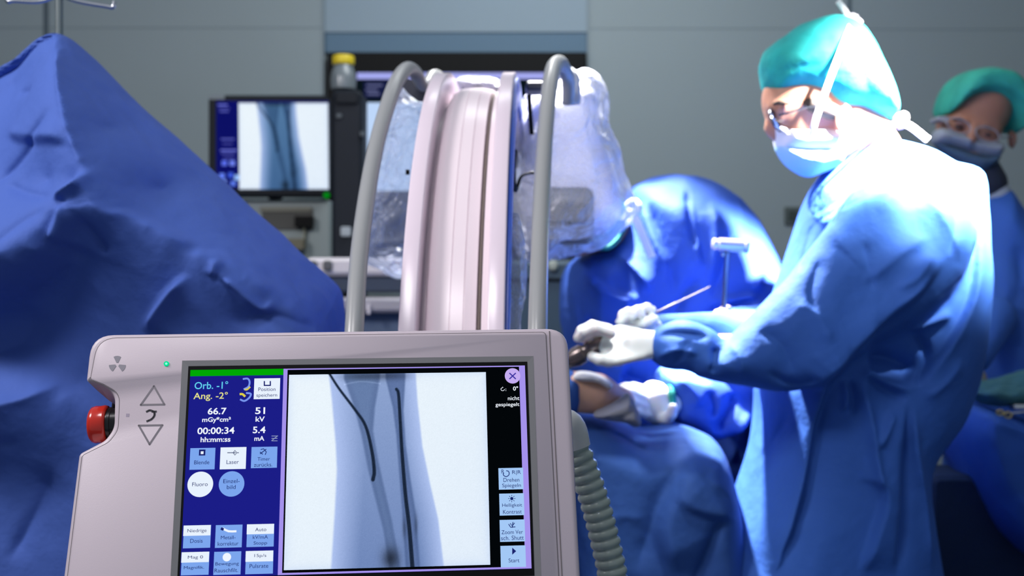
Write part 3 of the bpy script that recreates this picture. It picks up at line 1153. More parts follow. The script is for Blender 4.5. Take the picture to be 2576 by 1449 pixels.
pline('up_arrow', [[(388, 972), (414, 1018), (355, 1019)]], 4.2, M_MARK, closed=True)
pline('down_arrow', [[(350, 1071), (409, 1070), (377, 1118)]], 4.2, M_MARK, closed=True)
pline('orbit_mark', [[(370, 1036), (378, 1033), (388, 1037), (389, 1046), (382, 1055), (371, 1060)], [(384, 1036), (393, 1036)]], 4.6, mat('mark_dark', (62, 60, 66), .6), n=3)
trf = MB()
cx_, cy_ = 296, 917.5
for a0 in (-90, 30, 150):
    seg = []
    for rr_, aa in [(5, -28), (21, -26)] + [(21.5, k) for k in (-15, 0, 15)] + [(21, 26), (5, 28)]:
        a2 = math.radians(a0 + 180 + aa + (0))
        seg.append(L(cx_ + rr_ * math.cos(a2), cy_ - rr_ * math.sin(a2) * 1.0))
    trf.rings([[tuple(G(u, w_, hp + .0002)) for u, w_ in seg], [tuple(G(u, w_, hp)) for u, w_ in seg]])
trf.build('radiation_mark', mat('mark_light', (150, 146, 154), .6), t, smooth=False)
k_ = L(322, 1045)
scr_poly('print_mark', [rect(k_[0] - .0015, k_[1] - .0015, k_[0] + .0015, k_[1] + .0015)], hp, mat('mark_faint', (172, 160, 176), .6), t)
scr_poly('status_light', [circ(419.5, 916, 6.5, 20)], hp, emit('led_cyan', (0, 225, 150)), t, .0006)
scr_poly('status_light_core', [circ(419.5, 916, 3, 16)], hp + .0007, emit('led_core', (150, 255, 225)), t, .0004)

# emergency stop, pointing out of the notch to the left
e0 = G(*L(292, 1056), -.021)
ax_ = (-U_ - W_ * .03).normalized()


def lathe(mb, o_, ax2, prof, n=36):
    u = ax2.orthogonal().normalized(); v = ax2.cross(u)
    mb.rings([[tuple(o_ + ax2 * h_ + (u * math.cos(2 * math.pi * k / n) + v * math.sin(2 * math.pi * k / n)) * r_) for k in range(n)] for h_, r_ in prof])
    return mb


btn = lathe(MB(), e0, ax_, [(0, .0155), (.008, .0155), (.0085, .0165), (.011, .0165), (.0115, .0150), (.0135, .0150)]).build('stop_collar', mat('collar_black', (12, 12, 13), .25), t, auto=30)
lathe(MB(), e0, ax_, [(.0125, .0155), (.0130, .0178), (.0150, .0186), (.0200, .0180), (.0240, .0182), (.0275, .0172), (.0295, .0145), (.0302, .010), (.0304, .003)]).build(
    'stop_cap', mat('stop_red', (0.50, 0.02, 0.008), .22, linear=True, coat=.3), t, auto=60, label='red mushroom cap')

# stand that carries the display
nk = G(.0, -.24, -.045)
MB().tube([G(.0, -.16, -.038), G(.0, -.22, -.075), Vector((nk.x, nk.y + .10, .75)), Vector((nk.x, nk.y + .13, .06))], .028).build('stand_column', M_HOUSING, t)
MB().box((nk.x - .25, nk.y - .05, 0.0), (nk.x + .25, nk.y + .30, .07), .02).build('stand_base', M_HOUSING, t)

# ---- ribbed hose behind the right edge of the display
t = thing('ribbed_hose', 'grey green ribbed hose hanging behind the right edge of the display', 'hose', (.11, 1.24, 0))
ctrl_ = [P(1425, 1085, 1.225), P(1462, 1165, 1.225), P(1497, 1265, 1.225), P(1522, 1360, 1.225), P(1542, 1452, 1.225), P(1556, 1560, 1.225), P(1562, 1900, 1.26), Vector((.13, 1.30, .25)), Vector((.16, 1.34, .03)), Vector((.30, 1.42, .022))]
path, _ = catmull(ctrl_, [0] * len(ctrl_), 60)
# resample evenly
seg = [0]
for i in range(1, len(path)):
    seg.append(seg[-1] + (path[i] - path[i - 1]).length)
pa = np.array([tuple(p_) for p_ in path]); seg = np.array(seg)
pitch = .0106
ss = np.arange(0, seg[-1], pitch / 6)
pp = np.stack([np.interp(ss, seg, pa[:, k]) for k in range(3)], 1)
rr = [.0138 + .0030 * abs(math.cos(math.pi * s_ / pitch)) ** .8 for s_ in ss]
MB().tube([tuple(p_) for p_ in pp], rr, n=28, sub=1).build('hose_body', mat('hose_green', (0.30, 0.36, 0.32), .25, linear=True, coat=.2), t, auto=180)
c0 = P(1428, 1085, 1.225)
MB().tube([c0 + Vector((-.02, 0.0, .012)), c0 + Vector((0.0, 0, .004)), P(1446, 1128, 1.225)], [.016, .019, .0175], n=28).build('hose_connector', mat('connector_pale', (0.52, 0.53, 0.51), .4, linear=True), t)

# ================================================================== the imaging machine's C shaped arm
AY, AZ, AR = 2.10, 0.925, 0.71
t = thing('c_arm', 'white C shaped arc of the x-ray machine with grey rails', 'imaging machine', (-.078, 1.38, 0))
ARC = t
yaw_a = 0.030


def A(lx, r, phi):
    y = AY - r * math.cos(phi); z = AZ + r * math.sin(phi)
    return (-.079 + lx + (y - 1.39) * yaw_a, y - lx * 0.05, z)


phis = [math.radians(a_) for a_ in np.linspace(-75, 112, 110)]


def sweep(name, sec, m, parent, ph=phis, **k):
    rings = [[A(lx, AR + dr, f_) for lx, dr in sec] for f_ in ph]
    return MB().rings(rings).build(name, m, parent, **k)


def rsec(x0, r0, x1, r1, b_=.002):
    return rrect(x0, r0, x1, r1, b_, 3)


sweep('flange', rsec(-.068, -.060, -.0455, 0, .0025), M_ARC, t)
sweep('flange', rsec(.0455, -.060, .068, 0, .0025), M_ARC, t)
sec = [(-.046, -.075), (.046, -.075), (.046, -.046), (.0445, -.034), (.036, -.033), (.035, -.040), (.030, -.040), (.029, -.030),
       (.014, -.027), (.0135, -.0285), (.0125, -.0285), (.012, -.0265), (-.004, -.026), (-.0045, -.0275), (-.0055, -.0275), (-.006, -.026),
       (-.024, -.028), (-.034, -.032), (-.0385, -.040), (-.040, -.052), (-.046, -.052)][::-1]
sweep('inner_band', sec, M_CREAM, t, auto=50)
sweep('groove_strip', [(x_ * 1 + .0325, r_ - .037) for x_, r_ in [(.002 * math.cos(a_), .0025 * math.sin(a_)) for a_ in np.linspace(0, 2 * math.pi, 9)[:-1]]],
      mat('groove_brown', (0.22, .19, .16), .5, linear=True), t)  # brown strip laid along the groove of the inner band
sweep('blue_edging', rsec(.0682, -.058, .0735, -.010, .001), mat('edging_blue', (0.03, .10, .52), .4, linear=True), t)
# end cap of the arc at the top
topf = phis[-1]
sweep('end_block', rsec(-.066, -.075, .066, -.03, .004), mat('end_grey', (0.30, .31, .34), .4, linear=True), t, ph=[topf - .02, topf + .06])


def Pd(x, y, d_):
    return tuple(P(x, y, d_))


rail_l = [(892, 1000, 1.365), (889, 900, 1.375), (893, 800, 1.40), (903, 650, 1.46), (922, 500, 1.55), (948, 360, 1.66), (982, 245, 1.78), (1004, 195, 1.86), (1026, 173, 1.93),
          (1046, 184, 1.975), (1057, 207, 2.00), (1066, 218, 2.015), (1076, 210, 2.04), (1088, 191, 2.07), (1102, 192, 2.10), (1112, 215, 2.12), (1114, 260, 2.13)]
MB().tube([Pd(*p_) for p_ in rail_l], [.0118] * 6 + [.0123, .0124, .0124, .0118, .0105, .0098, .0098, .0105, .0110, .0110, .0110], n=20, sub=8).build('rail', M_RAIL, t, auto=180)
rail_r = [(1350, 1000, 1.365), (1351, 900, 1.375), (1353, 800, 1.40), (1357, 650, 1.46), (1362, 500, 1.55), (1369, 370, 1.65), (1377, 270, 1.75), (1385, 205, 1.83), (1394, 168, 1.90),
          (1408, 158, 1.95), (1421, 178, 1.98), (1430, 205, 2.0), (1430, 260, 2.02)]
MB().tube([Pd(*p_) for p_ in rail_r], [.0120] * 6 + [.0125, .0130, .0134, .0130, .0125, .012, .012], n=20, sub=8).build('rail', M_RAIL, t, auto=180)
MB().tube([Pd(1430, 182, 2.06), Pd(1438, 200, 2.05), Pd(1440, 240, 2.05), Pd(1440, 262, 2.05)], [.012, .015, .016, .014], n=18).build('rail_end', mat('rail_end', (.42, .43, .47), .4, linear=True), t)
for x0, x1 in ((880, 1030), (1215, 1350)):
    MB().tube([Pd(x0 + 10, 930, 1.375), Pd(x1, 930, 1.43)], .010, sub=1).build('rail_bracket', M_RAIL, t)
bk = mat('bracket_slate', (44, 48, 62), .5)
mb = MB()
mb.rings([[Pd(x_, y_, 2.02) for x_, y_ in q_] for q_ in [[(1018, 196), (1048, 203), (1064, 232), (1090, 226), (1100, 258), (1052, 256), (1026, 236), (1012, 216)]]] +
         [[Pd(x_, y_, 2.07) for x_, y_ in q_] for q_ in [[(1018, 196), (1048, 203), (1064, 232), (1090, 226), (1100, 258), (1052, 256), (1026, 236), (1012, 216)]]])
mb.build('bracket', bk, t, smooth=False)
MB().box(P(1322, 202, 2.02), P(1372, 241, 2.08), .004).build('bracket', bk, t)
MB().tube([Pd(1331, 238, 2.03), Pd(1334, 290, 2.03), Pd(1338, 338, 2.04)], .0042).build('cable_black', M_BLACK, t)
MB().tube([Pd(1292, 380, 1.80), Pd(1290, 440, 1.78), Pd(1297, 480, 1.79), Pd(1310, 446, 1.82), Pd(1330, 436, 1.86), Pd(1350, 434, 1.86)], [.006, .005, .003, .0025, .0025, .0025]).build('cable_black', M_BLACK, t)
MB().cyl(P(1021, 433, 1.72), P(1030, 433, 1.72), .004, 12).build('latch_pin', M_BLACK, t)
# x-ray detector at the arc's upper end, wrapped in film
V, Q = isosurf([slab([(1330, 250), (1400, 238), (1470, 222), (1500, 250), (1510, 330), (1536, 420), (1562, 510), (1550, 560), (1500, 595), (1400, 605), (1330, 600), (1310, 480), (1312, 340)], 2.33, .13, .05)], .008, .02)
obj('detector_housing', relax(V, Q, 2), Q, mat('detector_white', (.60, .60, .72), .4, linear=True), t)
MB().box(P(1362, 470, 2.155), P(1478, 622, 2.34), .008).build('tube_housing', mat('tube_grey', (.085, .09, .10), .5, linear=True), t)
MB().box(P(1364, 510, 2.145), P(1474, 566, 2.20), .004).build('tube_collar', mat('tube_dark', (.02, .024, .03), .5, linear=True), t)
MB().box(P(1380, 420, 2.22), P(1460, 480, 2.32), .006).build('tube_neck', mat('detector_white', (0, 0, 0)), t)
# carriage and chassis below, behind the display
MB().box((-.20, 1.45, .50), (.06, 1.80, .74), .02).build('arc_carriage', M_HOUSING, t)
MB().box((-.20, 1.50, .08), (.06, 2.0, .52), .03).build('chassis', M_HOUSING, t)
for x_, y_ in ((-.17, 1.55), (.02, 1.55), (-.17, 1.95), (.02, 1.95)):
    MB().cyl((x_ - .015, y_, .045), (x_ + .015, y_, .045), .045, 20, .006).build('castor', M_BLACK, t)

# ---- the sterile film over it
FILM = plastic_film('sterile_film', .27, (240, 242, 252), bump=.9, bscale=16)
FILM_L = plastic_film('sterile_film_thin', .16, (200, 210, 235), bump=.8, bscale=20)


def film(prims, res, seed, amp, fq=14, st=(1, 1, .5)):
    V, Q = isosurf(prims, res, .02)
    V = relax(V, Q, 1)
    N = vnormals(V, Q)
    a = 1 - 2 * np.abs(nz(V, fq, *st, seed=seed)); b = 1 - 2 * np.abs(nz(V, fq * 2.4, *st, seed=seed + 9))
    V = V + N * ((a * .65 + b * .35) * amp)[:, None]
    return V, Q


right_poly = [(1440, 205), (1468, 192), (1500, 205), (1516, 250), (1522, 320), (1545, 380), (1560, 440), (1582, 500), (1586, 545), (1550, 585), (1520, 612), (1450, 630), (1400, 640), (1330, 650), (1300, 600),
              (1290, 500), (1290, 380), (1310, 280), (1350, 235), (1400, 225)]
V, Q = film([slab(right_poly, 2.26, .17, .08)], .008, 3.0, .012)
obj('sterile_film', V, Q, FILM, None, label='crumpled clear film bag over the tube right of the arc, brightly lit', cat='plastic cover')
left_poly = [(1006, 232), (1050, 252), (1100, 262), (1110, 400), (1080, 560), (1020, 690), (960, 668), (918, 640), (920, 560), (930, 480), (945, 400), (965, 320), (985, 265)]
V, Q = film([slab(left_poly, 2.16, .10, .06)], .008, 8.0, .010)
obj('sterile_film', V, Q, FILM_L, None, label='thin see-through film left of the arc behind the left rail', cat='plastic cover')
top_poly = [(1150, 205), (1200, 200), (1290, 215), (1290, 262), (1230, 262), (1180, 250), (1150, 232)]
V, Q = film([slab(top_poly, 2.14, .06, .03)], .006, 12.0, .006, 22)
obj('sterile_film', V, Q, plastic_film('sterile_film_clear', .07, (160, 165, 180), bump=.7, bscale=24), None, label='small crumpled film over the top of the arc between its flanges', cat='plastic cover')
strip_poly = [(1286, 560), (1302, 540), (1316, 640), (1318, 720), (1308, 800), (1300, 900), (1284, 880), (1284, 800), (1278, 700)]
V, Q = film([slab(strip_poly, 1.62, .03, .012)], .0045, 17.0, .005, 30)
obj('sterile_film', V, Q, FILM, None, label='narrow crinkled film strip hanging along the blue edge of the arc', cat='plastic cover')

# ================================================================== drape on the drip stand, left
t = thing('drip_stand', 'chrome drip stand rising from the peak of the blue drape', 'drip stand', (P(149, 0, 1.78).x, 1.78, 0))
xs = P(149, 0, 1.78).x
zt_ = P(0, 4, 1.78).z
MB().cyl((xs, 1.78, .05), (xs, 1.78, zt_ + .03), .0062, 20).build('pole', mat('pole_steel', (150, 160, 160), .25, metal=.8), t)
mb = MB()
for sx, ex, yy in ((1, 268, 16), (-1, 36, 2)):
    mb.tube([(xs, 1.78, zt_ + .010), P(149 + sx * 50, 4, 1.78), P(ex, yy, 1.78), P(ex + sx * 16, yy + 2, 1.78), P(ex + sx * 20, yy - 12, 1.78)], .0035, n=10)
mb.tube([(xs, 1.78, zt_ + .02), (xs, 1.66, zt_ + .02), (xs, 1.64, zt_ + .04)], .0035, n=10)
mb.build('hook_arms', M_METAL, t)
MB().cyl((xs, 1.77, zt_ + .02), (xs, 1.79, zt_ + .02), .012, 16).build('hook_hub', M_METAL, t)
for a0 in range(5):
    a_ = a0 * 2 * math.pi / 5 + .3
    MB().tube([(xs, 1.78, .09), (xs + .26 * math.cos(a_), 1.78 + .26 * math.sin(a_), .055)], .010, sub=1).cyl((xs + .26 * math.cos(a_), 1.78 + .26 * math.sin(a_) - .01, .025), (xs + .26 * math.cos(a_), 1.78 + .26 * math.sin(a_) + .01, .025), .025, 16).build('foot', M_METAL, t)

dp = [(150, 88), (178, 98), (222, 138), (330, 246), (440, 342), (520, 418), (600, 494), (680, 566), (760, 640), (826, 700), (858, 742), (866, 830), (872, 1000), (880, 1500), (870, 2300),
      (-260, 2300), (-300, 1400), (-300, 700), (-260, 360), (-140, 245), (-40, 182), (40, 145), (105, 100)]


def along(pts, vals, step=35):
    out = []
    for i in range(len(pts) - 1):
        n = max(1, int(math.dist(pts[i], pts[i + 1]) / step))
        for k in range(n):
            q = k / n
            out.append((pts[i][0] * (1 - q) + pts[i + 1][0] * q, pts[i][1] * (1 - q) + pts[i + 1][1] * q, vals[i] * (1 - q) + vals[i + 1] * q))
    out.append((*pts[-1], vals[-1]))
    return out


dc = []
dc += along([(152, 96), (195, 210), (262, 350), (322, 470)], [.0, .06, .12, .17])
dc += along([(322, 470), (410, 560), (560, 632), (700, 720), (860, 840)], [.17, .13, .11, .09, .07])
dc += along([(178, 98), (330, 246), (520, 418), (680, 566), (850, 735)], [-.02, -.04, -.06, -.06, -.05], 60)
dc += [(420, 480, .02), (300, 330, .035), (560, 540, .02), (700, 640, .01)]
dc += along([(-40, 182), (105, 112)], [-.10, -.03], 50)
dc += along([(-100, 470), (60, 470), (200, 470), (290, 480)], [-.02, .06, .11, .15], 60)
dc += along([(-100, 760), (0, 733), (120, 700), (215, 640), (248, 545)], [.12, .16, .18, .18, .17], 40)
dc += along([(-100, 800), (10, 775), (135, 740), (240, 680), (290, 600)], [.05, .08, .09, .10, .13], 40)
dc += [(300, 720, .10), (150, 860, .06), (0, 860, .05), (400, 700, .12), (500, 780, .11), (640, 800, .09), (250, 950, .08), (800, 900, .08)]
dc += along([(-60, 1040), (100, 1010), (230, 985)], [.13, .12, .10], 60)
dc += [(0, 1150, .06), (150, 1200, .06), (0, 1400, .06), (300, 1300, .08), (600, 1200, .10), (900, 1200, .08), (-200, 1700, .05), (800, 1700, .05), (300, 2200, .05)]
dfold = [
    ('r', [(150, 92), (205, 235), (268, 365), (318, 462)], 9, 11),
    ('r', [(0, 480), (70, 430), (140, 370), (205, 290)], -7, 14),
    ('s', [(285, 395), (215, 380), (145, 372), (60, 352), (0, 325)], 10, 12),
    ('r', [(0, 215), (40, 222), (90, 232)], -4, 10),
    ('r', [(55, 470), (140, 500), (240, 520)], -5, 11),
    ('s', [(250, 520), (270, 500), (300, 475), (322, 462)], 9, 10),
    ('r', [(240, 525), (280, 500), (322, 480)], 8, 9),
    ('s', [(325, 500), (370, 545), (415, 552), (560, 630)], 11, 9),
    ('r', [(115, 640), (180, 575), (235, 540)], -4, 14),
    ('r', [(0, 690), (80, 660), (180, 640)], 4, 22),
    ('s', [(235, 625), (262, 560), (258, 530)], 14, 10),
    ('r', [(300, 560), (330, 610), (350, 650)], -6, 12),
    ('r', [(470, 540), (560, 590), (640, 600)], -2, 30),
    ('s', [(410, 830), (470, 750), (540, 690)], 13, 11),
    ('r', [(425, 830), (490, 750), (545, 690)], 5, 9),
    ('s', [(510, 640), (570, 640), (620, 655), (740, 740)], 8, 10),
    ('r', [(600, 690), (640, 720), (700, 775), (726, 745)], 9, 9),
    ('r', [(600, 655), (590, 700)], 6, 9),
    ('r', [(640, 800), (720, 790), (840, 830)], -5, 14),
    ('r', [(330, 230), (420, 330), (560, 470), (660, 575)], -5, 22),
    ('r', [(250, 200), (340, 310), (430, 420)], -5, 30),
    ('r', [(-60, 1020), (60, 1000), (140, 985), (230, 945)], 8, 20),
    ('r', [(60, 1400), (140, 1250), (190, 1150)], -5, 22),
    ('r', [(0, 900), (100, 850), (140, 760)], -4, 40),
    ('r', [(0, 1130), (40, 1100), (120, 1090)], -3, 14),
]
V, Q = cloth([slab(dp, 1.80, .13, .045, smooth=2)], .0058, fine=True, fs=2.2, folds=dfold, ctrl=dc, wrinkle=(.0035, 7.0), seed=2.0)
obj('surgical_drape', V, Q, M_DRAPE, None, label='large blue drape tented over the drip stand left of the display', cat='drape')


# ================================================================== people
def pe(x, y, d_, r, rot=0.0):
    return ell(P(x, y, d_), r, rot)


def pc_(x0, y0, d0, x1, y1, d1, ra, rb=None, flat=1.0):
    return caps(P(x0, y0, d0), P(x1, y1, d1), ra, rb, flat)


def k_(pr, k):
    return (*pr, k)


def iso_obj(name, prims, res, m, parent, k=.02, rl=2, **kw):
    V, Q = isosurf(prims, res, k)
    V = relax(V, Q, rl)
    return obj(name, V, Q, m, parent, **kw)


def finger(pts, r0, r1):
    """one finger: joints as (px, py, depth)"""
    n = len(pts) - 1
    return [k_(pc_(*pts[i], *pts[i + 1], r0 + (r1 - r0) * i / n, r0 + (r1 - r0) * (i + 1) / n), .003) for i in range(n)]


# ---------------- the standing surgeon
D0 = 2.12
t = thing('person', 'person in blue gown, teal cap and dark glasses leaning over the table in profile', 'person', (P(2180, 0, D0).x, D0, 0))
SURG = t
body = [pe(2082, 195, D0, (.098, .072, .084), -.2), pe(2015, 285, D0, (.060, .056, .072), -.3), pe(1985, 250, D0, (.044, .052, .045)),
        k_(pc_(2120, 345, D0, 2045, 400, D0, .040, .028, 1.2), .03), k_(pc_(1952, 268, D0, 1948, 288, D0, .008, .008), .012),
        k_(pc_(1948, 290, D0, 1936, 322, D0, .008, .012), .01), k_(pc_(1950, 340, D0, 1962, 345, D0, .012, .012), .012),
        k_(pc_(1944, 268, D0 - .03, 1965, 270, D0 - .05, .009, .009), .012),
        k_(pe(1962, 296, D0 - .036, (.012, .012, .010)), .004),
        k_(pe(2122, 300, D0 - .072, (.017, .008, .030), .2), .006), k_(pe(2122, 300, D0 + .072, (.017, .008, .030), .2), .006),
        pc_(2150, 300, D0, 2225, 410, D0, .050, .046), pc_(2250, 560, D0 + .08, 2250, 560, D0 - .06, .05),
        pc_(2240, 560, D0, 2220, 900, D0, .09, .10), pc_(2180, 1060, D0, 2180, 1120, D0, .11),
        pc_(2160, 1200, D0 - .07, 2110, 1700, D0 - .08, .075, .05), pc_(2110, 1700, D0 - .08, 2110, 2290, D0 - .08, .045, .035),
        pc_(2230, 1200, D0 + .09, 2250, 1700, D0 + .09, .075, .05), pc_(2250, 1700, D0 + .09, 2250, 2290, D0 + .09, .045, .035),
        pc_(2270, 600, 2.0, 2020, 880, 1.95, .036, .030), pc_(2020, 880, 1.95, 1690, 868, 1.955, .028, .020), pc_(1690, 870, 1.95, 1610, 866, 1.95, .020, .016),
        pc_(2200, 600, 2.22, 2000, 855, 2.14, .036, .028), pc_(2000, 855, 2.14, 1700, 840, 2.065, .026, .018), pc_(1700, 840, 2.065, 1610, 822, 2.03, .017, .014)]
iso_obj('body', body, .0065, M_SKIN, t, k=.03)
# closed eyelid line, brow and a lock of dark hair at the temple
M_HAIR = mat('dark_hair', (0.03, 0.018, 0.012), .7, linear=True)
MB().tube([P(1946, 262, D0 - .046), P(1960, 258, D0 - .056), P(1985, 262, D0 - .064)], [.002, .004, .002]).build('eyebrow', M_HAIR, t)
MB().tube([P(1950, 302, D0 - .047), P(1960, 306, D0 - .051), P(1972, 303, D0 - .052)], [.0012, .002, .001]).build('eyelashes', M_HAIR, t)
iso_obj('hair', [pe(2075, 275, D0 - .060, (.045, .016, .016), .35)], .004, M_HAIR, t)

cap_p = [(1913, 185), (1911, 160), (1922, 132), (1955, 102), (2005, 68), (2058, 47), (2108, 42), (2150, 58), (2188, 100), (2222, 165), (2248, 228), (2257, 275), (2240, 302), (2195, 303), (2150, 297), (2095, 290),
         (2045, 272), (1990, 256), (1940, 248), (1922, 225)]
V, Q = cloth([slab(cap_p, D0, .098, .085)], .005, .02, wrinkle=(.004, 11.0), stretch=(1, 1, .7), seed=21.0, rl=2,
             folds=[('s', [(1925, 240), (2000, 243), (2060, 262), (2130, 285)], 5, 8), ('r', [(2010, 230), (2060, 225), (2120, 235)], -4, 9),
                    ('r', [(1930, 130), (2000, 90), (2070, 60)], 4, 16), ('r', [(2010, 150), (2040, 110), (2110, 95)], -4, 12),
                    ('r', [(1950, 200), (2000, 170), (2080, 160)], -4, 14), ('r', [(2120, 110), (2170, 180), (2200, 270)], -3, 14)])
obj('surgical_cap', V, Q, M_CAP, t)
up = [(1943, 314), (1975, 322), (2010, 320), (2050, 316), (2090, 322), (2125, 335), (2135, 352), (2100, 392), (2030, 392), (1962, 384), (1948, 350)]
lo_ = [(1950, 362), (1990, 372), (2040, 374), (2095, 368), (2125, 350), (2130, 375), (2110, 415), (2060, 440), (2030, 446), (1995, 428), (1968, 402)]
V, Q = cloth([slab(up, D0, .072, .05)], .004, .02, wrinkle=(.001, 14), seed=4, rl=2, folds=[('r', [(1950, 345), (2000, 352), (2060, 345)], -2, 5)])
obj('mask_upper', V, Q, M_MASKW, t, label='pale upper pleats of the face mask')
V, Q = cloth([slab(lo_, D0, .0705, .045)], .004, .02, wrinkle=(.001, 14), seed=6, rl=2, folds=[('r', [(1975, 405), (2020, 412), (2070, 400)], -2, 5), ('r', [(1960, 388), (2010, 392), (2080, 388)], -2, 4)])
obj('mask_lower', V, Q, M_MASKB, t, label='blue lower pleats of the face mask')


def ribbon(name, pts, wd, th, m, parent, nrm=(0, -1, 0)):
    """flat tie: width wd, thickness th"""
    q, _ = catmull([Vector(p_) for p_ in pts], [0] * len(pts), 6) if len(pts) > 2 else ([Vector(p_) for p_ in pts], 0)
    nn = Vector(nrm)
    rings = []
    for i, p_ in enumerate(q):
        tg = (q[min(i + 1, len(q) - 1)] - q[max(0, i - 1)]).normalized()
        sd = tg.cross(nn).normalized()
        n2 = sd.cross(tg).normalized()
        rings.append([tuple(p_ + sd * a_ * wd / 2 + n2 * b_ * th / 2) for a_, b_ in ((1, .4), (.8, 1), (-.8, 1), (-1, .4), (-1, -.4), (-.8, -1), (.8, -1), (1, -.4))])
    return MB().rings(rings).build(name, m, parent, auto=80)


ribbon('mask_tie', [P(2040, 345, D0 - .080), P(2052, 300, D0 - .098), P(2080, 220, D0 - .110), P(2112, 135, D0 - .114), P(2128, 96, D0 - .102), P(2138, 72, D0 - .082), P(2142, 56, D0 - .05)], .011, .003, M_TIE, t)
MB().tube([P(2142, 62, D0), P(2150, 52, D0 - .02), P(2140, 46, D0 - .03), P(2134, 58, D0 - .01), P(2150, 66, D0)], .006).build('mask_tie', M_TIE, t)
ribbon('mask_tie', [P(2142, 55, D0 - .01), P(2126, 28, D0 - .01), P(2108, 3, D0 - .02)], .011, .003, M_TIE, t)
ribbon('mask_tie', [P(2142, 58, D0 - .01), P(2158, 58, D0 - .02), P(2166, 50, D0 - .02)], .010, .003, M_TIE, t)
ribbon('mask_tie', [P(2140, 50, D0 + .01), P(2144, 38, D0 + .01), P(2158, 44, D0 + .02)], .008, .003, M_TIE, t)
ribbon('mask_tie', [P(2120, 385, D0 - .075), P(2180, 350, D0 - .075), P(2230, 322, D0 - .05), P(2262, 308, D0 - .01)], .010, .003, M_TIE, t)
MB().tube([P(2245, 306, D0), P(2262, 300, D0 - .015), P(2275, 292, D0 - .01), P(2268, 312, D0), P(2255, 318, D0)], [.008, .011, .008, .009, .006]).build('mask_tie', M_TIE, t)
ribbon('mask_tie', [P(2262, 308, D0 - .01), P(2290, 318, D0 - .01), P(2334, 352, D0 - .02)], .013, .003, M_TIE, t)
ribbon('mask_tie', [P(2262, 305, D0 - .01), P(2270, 296, D0 - .02), P(2284, 290, D0 - .03)], .010, .003, M_TIE, t)
gl = MB()
ring = []
for dd in (-.036, .036):
    ring = [P(1952 + 24 * math.cos(a_) * .42 + 12 * -math.sin(a_) * -.9, 302 + 27 * math.sin(a_), D0 + dd + .026 * math.cos(a_)) for a_ in [k * math.pi / 8 for k in range(17)]]
    gl.tube(ring, .0024, n=8, sub=3)
gl.tube([P(1938, 290, D0 - .012), P(1934, 286, D0), P(1938, 290, D0 + .012)], .0024, n=8)
gl.build('glasses_frame', mat('glasses_black', (16, 20, 34), .25), t)
MB().tube([P(1958, 290, D0 - .064), P(1990, 282, D0 - .072), P(2050, 266, D0 - .080), P(2110, 290, D0 - .086)], [.0024, .0022, .002, .0015], n=8).build('glasses_temple', mat('glasses_black', (16, 20, 34), .25), t)
ln = MB()
for dd in (-.036, .036):
    ln.rings([[tuple(P(1952 + 10 * math.cos(a_) + 10 * math.sin(a_) * .9, 302 + 24 * math.sin(a_), D0 + dd + .024 * math.cos(a_) + e_)) for a_ in [k * math.pi / 10 for k in range(20)]] for e_ in (-.001, .001)])
ln.build('lenses', mat('lens', (46, 66, 110), .08), t, smooth=False)

gown_p = [(2058, 452), (2105, 398), (2155, 362), (2215, 350), (2285, 362), (2335, 380), (2372, 404), (2400, 412), (2436, 425), (2454, 470), (2458, 600), (2466, 700), (2456, 850), (2436, 960), (2400, 1060),
          (2352, 1130), (2322, 1200), (2334, 1320), (2356, 1449), (2400, 1700), (2440, 2250), (1780, 2250), (1750, 1650), (1752, 1440), (1800, 1345), (1850, 1240), (1888, 1130), (1903, 1040), (1904, 960), (1918, 850),
          (1955, 720), (1988, 620), (2012, 540), (2036, 485)]
arm_p = [(2090, 560), (1985, 690), (1890, 790), (1810, 868), (1752, 880), (1742, 925), (1772, 952), (1860, 968), (1960, 988), (2060, 965), (2200, 865), (2350, 770), (2435, 650), (2436, 540), (2380, 475), (2250, 445), (2160, 470)]
fore_p = [(1642, 832), (1700, 806), (1760, 814), (1810, 848), (1806, 925), (1740, 932), (1672, 928), (1628, 892), (1628, 860)]
